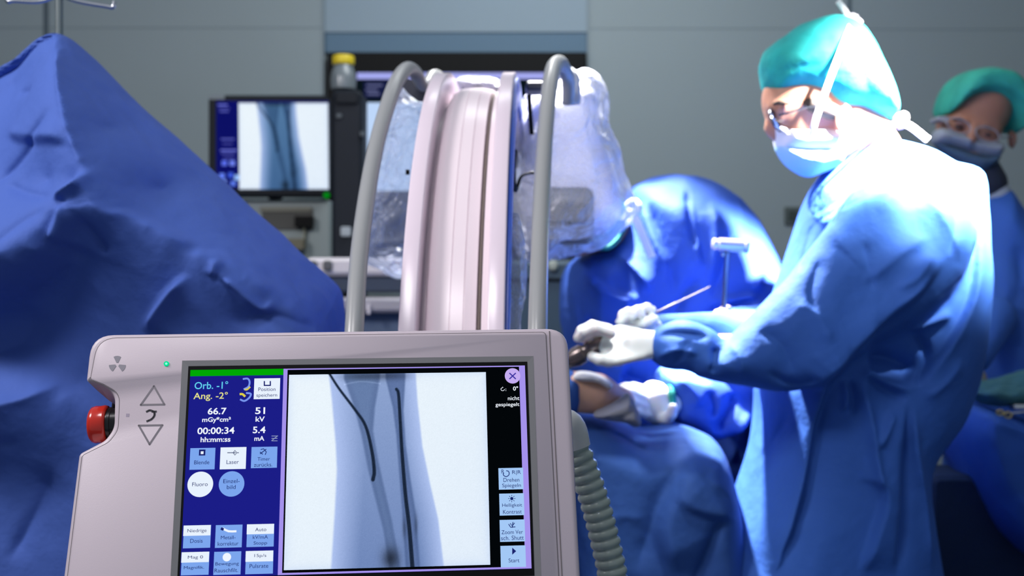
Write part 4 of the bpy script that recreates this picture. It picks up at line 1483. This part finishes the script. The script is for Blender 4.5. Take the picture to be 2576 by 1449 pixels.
gf = [
    ('s', [(2385, 640), (2310, 735), (2215, 822), (2105, 930), (2000, 1000)], 26, 12),
    ('r', [(2290, 760), (2200, 850), (2110, 935)], -12, 12),
    ('r', [(2180, 900), (2250, 905), (2320, 940)], -26, 42),
    ('r', [(2296, 825), (2330, 870), (2334, 910), (2304, 978)], -12, 9),
    ('r', [(2285, 835), (2330, 815), (2400, 790)], 10, 12),
    ('s', [(2300, 985), (2360, 900), (2420, 800), (2450, 700), (2452, 560), (2440, 440)], 14, 8),
    ('r', [(2165, 925), (2230, 960), (2300, 985)], 10, 10),
    ('r', [(2175, 945), (2235, 985), (2290, 1005)], -9, 8),
    ('s', [(2150, 940), (2090, 955), (2056, 1040), (2022, 1220), (1950, 1460)], 26, 12),
    ('r', [(2090, 955), (2052, 1050), (2018, 1230), (1950, 1460)], -14, 12),
    ('r', [(2140, 950), (2150, 1000), (2145, 1050)], -9, 7),
    ('r', [(2120, 950), (2128, 1000), (2120, 1040)], 8, 6),
    ('r', [(2165, 955), (2185, 1050), (2200, 1170), (2212, 1262)], 12, 12),
    ('s', [(2160, 1450), (2190, 1350), (2214, 1262), (2205, 1215), (2150, 1205)], 14, 9),
    ('s', [(2285, 1000), (2282, 1100), (2276, 1200), (2258, 1460)], 18, 11),
    ('r', [(2288, 1010), (2278, 1120), (2272, 1200), (2256, 1460)], -22, 12),
    ('r', [(2296, 1000), (2306, 1150), (2326, 1300), (2346, 1460)], 12, 13),
    ('r', [(2250, 1030), (2225, 1085), (2200, 1130)], 8, 9),
    ('r', [(1950, 1040), (1925, 1100), (1880, 1220)], 6, 22),
    ('r', [(1990, 1020), (1960, 1080), (1900, 1180)], -5, 12),
    ('r', [(2030, 1280), (1990, 1360), (1940, 1449)], 4, 16),
    ('s', [(2020, 600), (2060, 550), (2140, 508), (2275, 458)], 20, 12),
    ('r', [(2285, 455), (2145, 512), (2062, 556), (2020, 610)], -14, 10),
    ('r', [(2055, 555), (2030, 620), (2010, 690)], -7, 10),
    ('r', [(2310, 470), (2380, 560), (2420, 660)], 6, 26),
    ('r', [(2400, 480), (2405, 560), (2385, 650)], -5, 12),
    ('r', [(2340, 590), (2260, 640), (2160, 720)], 6, 24),
    ('r', [(2350, 640), (2290, 700), (2240, 730)], 7, 12),
    ('r', [(2170, 600), (2185, 680), (2190, 740)], -4, 16),
    ('r', [(2070, 640), (2040, 740), (2060, 800)], -5, 18),
    ('r', [(1990, 760), (2050, 790), (2090, 870)], 5, 20),
    ('r', [(1900, 830), (1960, 860), (2000, 940)], -5, 18),
    ('r', [(1830, 860), (1860, 900), (1868, 955)], 6, 12),
    ('r', [(1800, 870), (1800, 910), (1790, 945)], -9, 9),
    ('r', [(1650, 850), (1700, 840), (1790, 850)], -7, 9),
    ('r', [(1640, 905), (1700, 880), (1760, 890)], 6, 10),
    ('r', [(1690, 925), (1720, 880), (1740, 850)], -5, 8),
    ('r', [(1930, 930), (1990, 965), (2060, 950)], -6, 9),
    ('r', [(2420, 900), (2380, 960), (2320, 1010)], 6, 16),
]
V, Q = cloth([slab(gown_p, D0 + .03, .20, .15, smooth=3), k_(slab(arm_p, 1.945, .072, .07), .03), k_(slab(fore_p, 1.955, .045, .04), .02),
              k_(pc_(1668, 838, 2.06, 1990, 855, 2.14, .036, .06), .03)], .0072, .03, fine=True, fs=1.7, folds=gf, wrinkle=(.0045, 6.5), stretch=(1, 1, .6), seed=1.0, rl=2)
obj('gown', V, Q, M_GOWN, t)
for x_, dd in ((2090, -.08), (2235, .09)):
    iso_obj('shoe', [ell((P(x_, 0, D0).x - .05, D0 + dd, .035), (.13, .045, .035)), ell((P(x_, 0, D0).x + .02, D0 + dd, .06), (.05, .042, .05))], .008, mat('shoe_white', (190, 190, 195), .5), t)

# hands in gloves: five unequal bent fingers each
near = [slab([(1640, 842), (1585, 820), (1545, 822), (1508, 838), (1503, 868), (1512, 892), (1535, 915), (1560, 915), (1640, 892)], 1.955, .019, .014, dy=(.75, 0)), k_(pc_(1660, 868, 1.95, 1600, 866, 1.95, .024, .026, .8), .012)]
near += finger([(1535, 838, 1.925), (1496, 826, 1.915), (1472, 836, 1.92), (1460, 850, 1.935)], .0105, .0085)
near += finger([(1530, 830, 1.945), (1490, 820, 1.94), (1464, 832, 1.945), (1454, 850, 1.955)], .0105, .0085)
near += finger([(1532, 832, 1.965), (1496, 822, 1.965), (1470, 834, 1.97), (1460, 852, 1.975)], .010, .008)
near += finger([(1538, 842, 1.985), (1506, 832, 1.985), (1482, 842, 1.99), (1472, 856, 1.99)], .009, .0075)
near += finger([(1560, 903, 1.94), (1530, 908, 1.93), (1508, 905, 1.925), (1490, 897, 1.93)], .0115, .009)
iso_obj('glove', near, .0028, M_GLOVE, t, k=.006, rl=1)
far = [k_(pc_(1640, 826, 2.03, 1590, 815, 2.02, .020, .022, .8), .01), slab([(1625, 830), (1560, 820), (1548, 806), (1575, 795), (1620, 800)], 2.02, .02, .016)]
far += finger([(1565, 806, 2.0), (1568, 792, 1.99), (1580, 785, 1.985), (1592, 792, 1.985)], .0095, .008)
far += finger([(1585, 800, 2.005), (1592, 786, 1.995), (1604, 780, 1.99), (1612, 790, 1.99)], .0095, .008)
far += finger([(1600, 798, 2.015), (1612, 780, 2.005), (1628, 774, 2.0), (1638, 782, 2.0)], .0095, .008)
far += finger([(1612, 800, 2.025), (1624, 786, 2.015), (1640, 780, 2.01), (1646, 790, 2.01)], .0085, .007)
far += finger([(1600, 818, 2.005), (1620, 812, 1.995), (1638, 805, 1.99), (1646, 803, 1.99)], .010, .0085)
iso_obj('glove', far, .0028, M_GLOVE, t, k=.006, rl=1)

# the instrument in the near hand
t = thing('surgical_drill', 'dark steel drill pointing down left from the gloved hand beside the display', 'instrument', tuple(P(1470, 885, 1.96)))
lathe(MB(), P(1522, 856, 1.955), (P(1420, 915, 1.97) - P(1522, 856, 1.955)).normalized(), [(0, .010), (.012, .014), (.03, .015), (.034, .0125), (.040, .0125), (.044, .0165), (.058, .0170), (.075, .0115), (.084, .0080)]).build('drill_body', mat('drill_brown', (0.16, .13, .125), .25, metal=.7, linear=True), t)
MB().cyl(P(1424, 912, 1.97), P(1380, 938, 1.975), .003, 12).build('drill_bit', M_METAL, t)
MB().tube([P(1522, 862, 1.955), P(1512, 872, 1.958), P(1500, 882, 1.96)], [.013, .014, .010]).build('drill_grip', M_BLACK, t)
t = thing('wire_rod', 'thin steel wire slanting up right from the far gloved hand', 'instrument', tuple(P(1640, 793, 2.0)))
MB().cyl(P(1625, 799, 2.0), P(1786, 722, 2.03), .0016, 10).build('wire', mat('wire_steel', (72, 60, 84), .4), t)
MB().cyl(P(1645, 789.5, 2.003), P(1700, 763, 2.012), .0024, 10).build('wire_sleeve', mat('wire_sleeve', (80, 66, 94), .4), t)

# ---------------- the assistant bent over the far side of the table
D1 = 2.66
t = thing('person', 'person in blue gown bent far over the table, head hidden behind the film', 'person', (P(1720, 0, D1).x, D1, 0))
ASST = t
body = [pe(1478, 552, 2.56, (.070, .068, .072)), pe(1446, 590, 2.54, (.04, .05, .05)), pc_(1510, 575, 2.58, 1620, 580, 2.64, .045, .05), pc_(1640, 600, D1, 1800, 720, D1, .085, .11), pc_(1850, 800, D1, 1880, 1000, D1, .11),
        pc_(1840, 1050, D1 - .06, 1820, 1450, D1 - .06, .07, .05), pc_(1820, 1450, D1 - .06, 1820, 2020, D1 - .06, .045, .032), pc_(1920, 1050, D1 + .06, 1920, 1450, D1 + .06, .07, .05), pc_(1920, 1450, D1 + .06, 1920, 2020, D1 + .06, .045, .032),
        pc_(1870, 780, D1, 1880, 940, 2.56, .04, .035), pc_(1880, 940, 2.56, 1790, 1025, 2.31, .032, .026), pc_(1790, 1025, 2.31, 1640, 1015, 2.27, .022, .016),
        pc_(1870, 740, D1, 1930, 840, 2.54, .04, .03), pc_(1930, 840, 2.54, 1850, 815, 2.36, .026, .018), pc_(1850, 815, 2.36, 1815, 815, 2.345, .016, .013)]
iso_obj('body', body, .009, M_SKIN, t, k=.03)
V, Q = cloth([pe(1484, 545, 2.56, (.088, .082, .078), .3)], .006, wrinkle=(.004, 12), seed=33)
obj('surgical_cap', V, Q, M_CAP, t)
iso_obj('mask', [pe(1440, 590, 2.50, (.045, .05, .045))], .006, M_MASKW, t)
MB().tube([P(1500, 622, 2.47), P(1530, 622, 2.47), P(1556, 600, 2.47), P(1565, 580, 2.47)], [.004, .006, .005, .003]).build('cap_band', mat('cap_green_dark', (0.01, .22, .17), .7, linear=True), t)
as_p = [(1565, 500), (1590, 466), (1640, 447), (1700, 438), (1765, 446), (1830, 480), (1886, 532), (1926, 592), (1956, 662), (1990, 745), (2050, 810), (2085, 950), (2070, 1300), (2090, 1950), (1690, 1950), (1700, 1300),
        (1640, 1130), (1520, 1060), (1448, 965), (1427, 880), (1410, 800), (1410, 720), (1428, 660), (1480, 628), (1530, 605), (1552, 560)]
sl_p = [(1648, 962), (1652, 928), (1690, 915), (1730, 926), (1772, 962), (1830, 1000), (1850, 1060), (1790, 1100), (1730, 1075), (1692, 1058), (1682, 1010)]
af = [('r', [(1727, 470), (1738, 560), (1748, 630)], -12, 9), ('s', [(1735, 470), (1748, 570), (1760, 640), (1780, 700)], 10, 10), ('r', [(1625, 490), (1650, 560), (1690, 680), (1700, 760)], -7, 12), ('r', [(1600, 500), (1640, 600), (1690, 700)], 8, 14),
      ('r', [(1790, 500), (1800, 600), (1780, 720)], 8, 14), ('r', [(1850, 560), (1830, 650), (1790, 760)], -9, 14), ('r', [(1900, 600), (1920, 680), (1890, 740)], 9, 12),
      ('s', [(1465, 668), (1500, 710), (1560, 740), (1620, 750)], 14, 12), ('r', [(1540, 630), (1600, 680), (1640, 740)], 10, 14), ('r', [(1430, 700), (1440, 780), (1450, 860)], 7, 16), ('r', [(1480, 780), (1500, 860), (1560, 920)], -8, 20),
      ('r', [(1560, 650), (1530, 640), (1480, 650)], -8, 10), ('r', [(1800, 760), (1860, 750), (1910, 745)], 11, 10), ('r', [(1780, 770), (1800, 780), (1900, 765)], -9, 9), ('r', [(1700, 800), (1720, 740), (1760, 700)], -8, 12),
      ('r', [(1560, 940), (1610, 960), (1640, 980)], -16, 20), ('r', [(1900, 1000), (1860, 1080), (1830, 1180)], 12, 18), ('s', [(1880, 1200), (1860, 1100), (1900, 1000)], 16, 14), ('r', [(1860, 980), (1830, 1050), (1800, 1100)], -14, 16),
      ('r', [(1920, 1020), (1910, 1120), (1870, 1240)], -12, 16), ('r', [(1700, 950), (1740, 980), (1760, 1030)], 7, 18), ('r', [(1780, 980), (1800, 1020), (1790, 1060)], -8, 9)]
V, Q = cloth([slab(as_p, D1, .20, .15, smooth=3), k_(slab(sl_p, 2.28, .055, .05), .02), k_(pc_(1800, 1030, 2.30, 1880, 950, 2.56, .06, .09), .04),
              k_(pc_(1850, 815, 2.36, 1930, 840, 2.52, .036, .07), .03)], .0085, .04, fine=True, fs=2.2, folds=af, wrinkle=(.009, 5.5), stretch=(1.4, 1, .5), seed=11.0, rl=2)
obj('gown', V, Q, M_GOWN2, t)
MB().tube([P(1683, 968, 2.245), P(1690, 990, 2.228), P(1692, 1015, 2.228), P(1686, 1040, 2.24)], [.004, .0075, .0075, .004]).build('sleeve_cuff', mat('cuff_green', (0.005, .26, .20), .7, linear=True), t, label='dark green knitted cuff')
MB().tube([P(1578, 520, 2.462), P(1592, 512, 2.455), P(1602, 524, 2.45), P(1590, 536, 2.45), P(1578, 528, 2.455)], [.008, .013, .012, .012, .008]).build('gown_tie', M_TIE, t)
ribbon('gown_tie', [P(1590, 528, 2.448), P(1612, 580, 2.438), P(1640, 648, 2.432)], .017, .003, M_TIE, t)
hd = [slab([(1680, 978), (1640, 958), (1612, 975), (1600, 1010), (1615, 1050), (1650, 1068), (1684, 1060)], 2.25, .026, .02), k_(pc_(1700, 1010, 2.26, 1660, 1015, 2.25, .026, .028), .012)]
hd += finger([(1622, 985, 2.235), (1596, 975, 2.22), (1572, 975, 2.215), (1548, 984, 2.22)], .0115, .009)
hd += finger([(1615, 1002, 2.225), (1584, 990, 2.205), (1558, 994, 2.20), (1536, 1004, 2.205)], .0115, .009)
hd += finger([(1618, 1022, 2.22), (1588, 1010, 2.20), (1566, 1018, 2.195), (1548, 1030, 2.20)], .011, .009)
hd += finger([(1625, 1042, 2.225), (1600, 1034, 2.205), (1582, 1042, 2.20), (1570, 1052, 2.20)], .010, .008)
hd += finger([(1660, 1050, 2.235), (1680, 1052, 2.215), (1690, 1040, 2.20), (1692, 1026, 2.195)], .012, .010)
iso_obj('glove', hd, .0034, M_GLOVE, t, k=.007, rl=1)
hd = [slab([(1840, 800), (1806, 792), (1782, 802), (1775, 818), (1800, 832), (1840, 832)], 2.34, .018, .014)]
hd += finger([(1795, 800, 2.325), (1806, 790, 2.315), (1822, 787, 2.315), (1832, 794, 2.325)], .0095, .008)
hd += finger([(1790, 806, 2.32), (1800, 800, 2.308), (1818, 798, 2.308), (1832, 804, 2.318)], .0095, .008)
hd += finger([(1785, 814, 2.32), (1796, 810, 2.308), (1814, 808, 2.308), (1828, 814, 2.318)], .009, .0075)
hd += finger([(1782, 822, 2.325), (1794, 820, 2.312), (1808, 820, 2.312), (1820, 824, 2.32)], .0085, .007)
hd += finger([(1800, 806, 2.355), (1812, 790, 2.35), (1822, 780, 2.345), (1830, 776, 2.34)], .010, .008)
iso_obj('glove', hd, .0032, mat('glove_pink', (.62, .50, .56), .35, linear=True), t, k=.006, rl=1)
for x_, dd in ((1800, -.06), (1905, .06)):
    iso_obj('shoe', [ell((P(x_, 0, D1).x - .05, D1 + dd, .035), (.12, .042, .035)), ell((P(x_, 0, D1).x + .02, D1 + dd, .06), (.05, .04, .05))], .009, mat('shoe_white', (190, 190, 195), .5), t)

# the slotted mallet held upright in front of the bent assistant
t = thing('surgical_mallet', 'steel surgical mallet with a cylindrical head held upright before the bent person', 'mallet', tuple(P(1823, 790, 2.33)))
a_, b_ = P(1792, 614, 2.33), P(1884, 620, 2.33)
ax_ = (b_ - a_).normalized(); Lh = (b_ - a_).length
lathe(MB(), a_, ax_, [(0, .010), (.002, .0125), (.007, .0125), (.008, .010), (.012, .010), (.013, .0135), (Lh - .014, .0135), (Lh - .013, .010), (Lh - .009, .010), (Lh - .008, .0145), (Lh - .002, .0145), (Lh, .012)]).build('mallet_head', mat('mallet_head', (200, 196, 205), .25, metal=.55), t)
lathe(MB(), P(1830, 628, 2.33), (P(1820, 808, 2.33) - P(1830, 628, 2.33)).normalized(), [(0, .006), (.012, .0065), (.014, .0052), (.09, .0048), (.125, .0058), (.147, .0055)]).build('mallet_shaft', mat('shaft_steel', (0.15, .16, .20), .25, metal=.9, linear=True), t)
MB().cyl(P(1818, 645, 2.325), P(1818, 636, 2.325), .004, 12).build('mallet_pin', M_METAL, t)

# ---------------- the nurse behind, facing the camera
D2 = 3.02
t = thing('person', 'person in green cap, clear glasses and mask standing behind the instrument table', 'person', (P(2520, 0, D2).x, D2, 0))
M_SKIN2 = mat('skin_shade', (0.33, 0.145, 0.09), .55, linear=True, subs=.1)
body = [pe(2466, 270, D2, (.080, .085, .078)), pe(2448, 330, D2 - .035, (.070, .062, .082), .2), k_(pc_(2436, 395, D2 - .05, 2432, 405, D2 - .055, .035, .03), .03),
        k_(pc_(2452, 318, D2 - .095, 2443, 352, D2 - .108, .009, .014), .012), k_(pc_(2400, 300, D2 - .085, 2430, 306, D2 - .092, .008), .012), k_(pc_(2475, 315, D2 - .09, 2510, 324, D2 - .078, .008), .012),
        k_(pe(2415, 318, D2 - .082, (.014, .012, .010)), .004), k_(pe(2484, 338, D2 - .080, (.014, .012, .010)), .004),
        pe(2366, 320, D2, (.012, .016, .028)), pe(2546, 350, D2, (.012, .016, .028)),
        pc_(2465, 400, D2 + .01, 2485, 480, D2 + .02, .042, .045), pc_(2510, 600, D2, 2530, 900, D2, .075, .09), pc_(2530, 950, D2, 2530, 1100, D2, .09),
        pc_(2490, 1000, D2 - .02, 2480, 1850, D2 - .02, .065, .035), pc_(2580, 1000, D2 + .02, 2590, 1850, D2 + .02, .065, .035)]
iso_obj('body', body, .0075, M_SKIN2, t, k=.025)
for x_, y_ in ((2413, 319), (2482, 339)):
    iso_obj('eye', [pe(x_, y_, D2 - .089, (.013, .009, .007), .2)], .0025, mat('eye_dark', (0.07, .03, .022), .35, linear=True), t)
    MB().tube([P(x_ - 18, y_ - 18, D2 - .094), P(x_, y_ - 20, D2 - .099), P(x_ + 18, y_ - 12, D2 - .092)], [.002, .0045, .002]).build('eyebrow', mat('brow', (0.12, .06, .04), .8, linear=True), t)
ncap = [(2368, 292), (2372, 250), (2393, 205), (2430, 183), (2475, 177), (2522, 188), (2556, 222), (2567, 268), (2562, 326), (2546, 336), (2536, 306), (2516, 274), (2480, 256), (2440, 254), (2408, 268), (2386, 286)]
V, Q = cloth([slab(ncap, D2, .118, .03), k_(pe(2468, 258, D2 + .035, (.098, .088, .084)), .02)], .006, wrinkle=(.004, 10), seed=41, rl=2,
             folds=[('r', [(2400, 215), (2460, 200), (2520, 215)], -4, 12), ('r', [(2390, 250), (2440, 225), (2510, 240)], 3, 12)])
obj('surgical_cap', V, Q, mat('cap_fabric_green', (0.02, 0.30, 0.22), .8, linear=True, bump=.7, bscale=20, mottled=0.4, mscale=16), t)
M_NMU = fabric('mask_grey_upper', (0.24, 0.26, 0.30), bump=.1)
M_NML = fabric('mask_grey_lower', (0.06, 0.10, 0.15), bump=.1)
nmu = [(2346, 335), (2366, 322), (2405, 332), (2440, 344), (2480, 356), (2522, 362), (2516, 392), (2480, 395), (2430, 380), (2385, 368), (2346, 362)]
nml = [(2347, 358), (2385, 366), (2430, 378), (2480, 392), (2516, 388), (2506, 410), (2478, 428), (2450, 433), (2410, 415), (2370, 385)]
V, Q = cloth([slab(nmu, D2 - .075, .045, .04)], .005, .02, wrinkle=(.001, 14), seed=44, rl=2, folds=[('s', [(2446, 345), (2442, 362), (2436, 385)], 14, 8)])
obj('mask_upper', V, Q, M_NMU, t)
V, Q = cloth([slab(nml, D2 - .072, .040, .035)], .005, .02, wrinkle=(.001, 14), seed=45, rl=2)
obj('mask_lower', V, Q, M_NML, t)
gl = MB()
for x_, y_ in ((2412, 316), (2484, 338)):
    gl.tube([P(x_ + 30 * math.cos(a_), y_ + 18 * math.sin(a_) + 7 * math.cos(a_), D2 - .116) for a_ in [k * math.pi / 8 for k in range(17)]], .0014, n=8, sub=2)
gl.tube([P(2384, 308, D2 - .112), P(2366, 300, D2 - .07), P(2362, 300, D2 - .01)], .0022, n=8).tube([P(2514, 347, D2 - .112), P(2534, 345, D2 - .06), P(2548, 340, D2)], .0022, n=8)
gl.build('glasses_frame', mat('glasses_clear', (150, 150, 160), .2), t)
MB().box(P(2358, 292, D2 - .075), P(2370, 312, D2 - .02), .003).build('glasses_side', mat('glasses_clear', (0, 0, 0)), t)
iso_obj('collar', [pc_(2463, 428, D2 - .03, 2478, 462, D2 - .03, .052, .056)], .006, mat('collar_dark', (0.01, .015, .03), .8, linear=True), t)
iso_obj('undershirt', [pc_(2478, 470, D2 - .035, 2500, 492, D2 - .035, .042, .045)], .006, mat('undershirt', (.32, .36, .42), .8, linear=True), t)
ng = [(2432, 490), (2470, 478), (2500, 462), (2530, 478), (2556, 520), (2600, 565), (2652, 650), (2680, 800), (2700, 950), (2720, 1300), (2720, 1830), (2360, 1830), (2380, 1200), (2395, 950), (2395, 750), (2410, 580)]
V, Q = cloth([slab(ng, D2 + .02, .155, .12, smooth=3)], .0105, folds=[('r', [(2560, 600), (2570, 700), (2530, 780)], -12, 14), ('r', [(2480, 640), (2500, 740), (2560, 800)], 9, 20), ('s', [(2600, 700), (2540, 760), (2470, 830)], 14, 14),
             ('r', [(2470, 520), (2475, 650), (2470, 800)], 5, 14), ('r', [(2460, 860), (2520, 880), (2600, 860)], -8, 20)], wrinkle=(.007, 5), seed=51, stretch=(1.3, 1, .6), rl=2)
obj('gown', V, Q, fabric('gown_fabric_nurse', (0.035, 0.11, 0.40)), t)
hd = [slab([(2432, 900), (2452, 894), (2466, 906), (2474, 940), (2472, 975), (2450, 985), (2428, 975)], 2.72, .022, .02)]
hd += finger([(2440, 950, 2.70), (2438, 975, 2.69), (2440, 992, 2.685)], .010, .008) + finger([(2452, 955, 2.70), (2452, 980, 2.69), (2454, 996, 2.685)], .010, .008) + finger([(2464, 952, 2.70), (2466, 976, 2.69), (2468, 992, 2.685)], .0095, .008) + finger([(2473, 945, 2.705), (2477, 966, 2.70), (2480, 980, 2.695)], .0085, .007) + finger([(2434, 925, 2.70), (2426, 945, 2.685), (2424, 960, 2.68)], .010, .008)
iso_obj('glove', hd, .004, mat('glove_beige', (.22, .19, .16), .5, linear=True), t, k=.007)
iso_obj('sleeve', [pc_(2455, 900, 2.74, 2500, 800, 2.86, .036, .055)], .008, MATS['gown_fabric_nurse'], t)
for x_ in (2490, 2590):
    iso_obj('shoe', [ell((P(x_, 0, D2).x, D2 - .05, .035), (.042, .12, .035)), ell((P(x_, 0, D2).x, D2, .06), (.04, .05, .05))], .01, mat('shoe_white', (190, 190, 195), .5), t)

# ================================================================== operating table, patient, linen
tb = [(1402, 1150), (1404, 1060), (1430, 1030), (1500, 1034), (1560, 1056), (1620, 1078), (1700, 1066), (1760, 1082), (1803, 1112), (1828, 1180), (1848, 1262), (1862, 1400), (1850, 1700), (1850, 2280), (1402, 2280)]
tf = [('r', [(1430, 1090), (1520, 1086), (1600, 1110)], -8, 12), ('r', [(1535, 1085), (1600, 1120), (1640, 1140)], -9, 9), ('r', [(1500, 1060), (1600, 1110), (1700, 1140)], 7, 18), ('s', [(1700, 1460), (1660, 1330), (1700, 1220), (1760, 1150)], 22, 22),
      ('r', [(1730, 1160), (1660, 1280), (1600, 1449)], -12, 34), ('s', [(1860, 1310), (1740, 1280), (1690, 1230)], 10, 12), ('r', [(1820, 1290), (1770, 1420), (1740, 1500)], -14, 14), ('r', [(1780, 1200), (1830, 1240), (1840, 1300)], 6, 14),
      ('r', [(1470, 1320), (1560, 1300), (1640, 1310)], 3, 20)]
t = thing('operating_table', 'operating table under a smooth blue sheet in front of the standing surgeon', 'operating table', (P(1640, 0, 2.16).x, 2.16, 0))
V, Q = cloth([slab(tb, 2.20, .22, .07, smooth=2)], .0075, fine=True, fs=1.5, folds=tf, wrinkle=(.003, 5), seed=61, rl=2)
obj('table_sheet', V, Q, M_TABLE, t)
MB().box((.16, 2.05, .04), (.50, 2.30, .10), .01).build('table_base', M_METAL, t)

t = thing('patient', 'person lying on the table, only an iodine-stained limb showing beside the display', 'person', tuple(P(1480, 1030, 2.10)))
iso_obj('body', [pc_(1418, 985, 2.06, 1500, 990, 2.07, .040, .034), pc_(1500, 990, 2.07, 1560, 1012, 2.10, .032, .028)], .005, mat('skin_iodine', (.62, .36, .24), .4, linear=True, subs=.1), t)
V, Q = cloth([pc_(1300, 1012, 2.06, 1412, 990, 2.06, .060, .046)], .006, wrinkle=(.006, 14), seed=66)
obj('limb_wrap', V, Q, M_TABLE, t, label='blue cloth wrapped round the limb')
t2 = iso_obj('gauze', [slab([(1434, 950), (1452, 934), (1490, 936), (1520, 948), (1542, 965), (1530, 980), (1500, 962), (1450, 958)], 2.06, .05, .014)], .004, mat('gauze_white', (.7, .7, .68), .9, linear=True), None,
             label='white gauze pad on top of the iodine-stained limb', cat='gauze')
V, Q = cloth([slab([(1490, 1048), (1520, 1024), (1562, 1004), (1580, 986), (1592, 1010), (1610, 1045), (1606, 1074), (1560, 1062)], 2.03, .05, .022)], .004, .02, wrinkle=(.004, 16), seed=71,
             folds=[('r', [(1500, 1040), (1540, 1020), (1580, 1000)], -6, 5), ('r', [(1510, 1050), (1550, 1032), (1590, 1015)], 5, 5), ('r', [(1540, 1058), (1580, 1045), (1600, 1030)], -6, 5)])
obj('towel', V, Q, mat('towel_grey', (.22, .23, .27), .9, linear=True), None, label='rumpled grey cloth wrapped below the iodine-stained limb', cat='cloth')

# instrument table on the right
t = thing('instrument_table', 'instrument table with a hanging blue cover at the right edge', 'table', (P(2640, 0, 2.66).x, 2.66, 0))
it = [(2386, 1075), (2398, 1020), (2425, 1007), (2480, 1020), (2576, 1056), (2700, 1082), (2900, 1090), (2900, 1560), (2760, 1500), (2640, 1440), (2560, 1390), (2490, 1325), (2440, 1240), (2404, 1150)]
V, Q = cloth([slab(it, 2.65, .18, .04, smooth=2)], .008, folds=[('s', [(2700, 1420), (2600, 1300), (2480, 1200), (2400, 1080)], 16, 12), ('r', [(2430, 1040), (2500, 1080), (2600, 1120)], -8, 20), ('r', [(2420, 1020), (2425, 1080), (2440, 1140)], 7, 10),
             ('r', [(2500, 1250), (2560, 1320), (2640, 1380)], 8, 12), ('r', [(2450, 1100), (2520, 1220), (2600, 1280)], -16, 40)], wrinkle=(.006, 5), seed=81, rl=2)
obj('table_cover', V, Q, fabric('table_cover_fabric', (0.028, 0.10, 0.40)), t)
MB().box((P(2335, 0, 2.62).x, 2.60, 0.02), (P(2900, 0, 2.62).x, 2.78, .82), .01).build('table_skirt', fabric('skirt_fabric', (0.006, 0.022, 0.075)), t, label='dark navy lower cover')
V, Q = cloth([slab([(2434, 975), (2455, 958), (2500, 955), (2545, 945), (2590, 932), (2650, 930), (2660, 1010), (2590, 1012), (2500, 1022), (2455, 1008), (2432, 994)], 2.60, .09, .035)], .005, .02, wrinkle=(.010, 14), seed=91,
             folds=[('r', [(2450, 985), (2500, 975), (2560, 985)], -8, 8), ('r', [(2520, 960), (2560, 970), (2600, 960)], -8, 8)])
obj('towel', V, Q, mat('towel_green', (.035, .13, .14), .9, linear=True, bump=.5, bscale=60), None, label='crumpled dark green towel on the instrument table', cat='cloth')
t = thing('retractor', 'steel instrument lying at the front edge of the instrument table', 'instrument', tuple(P(2570, 1046, 2.52)))
MB().box(P(2550, 1018, 2.50), P(2620, 1026, 2.53), .002).build('blade', M_METAL, t)
MB().tube([P(2516 + 8 * math.cos(a_), 1038 + 6 * math.sin(a_), 2.49) for a_ in [k * math.pi / 5 for k in range(11)]], .0022, n=8, sub=2).build('finger_ring', mat('gilt', (200, 180, 120), .3, metal=.8), t)
MB().tube([P(2536 + 9 * math.cos(a_), 1044 + 7 * math.sin(a_), 2.49) for a_ in [k * math.pi / 5 for k in range(11)]], .0022, n=8, sub=2).build('finger_ring', mat('gilt', (0, 0, 0)), t)
MB().tube([P(2540, 1040, 2.49), P(2580, 1036, 2.49), P(2620, 1030, 2.50)], .002).build('shank', M_METAL, t)
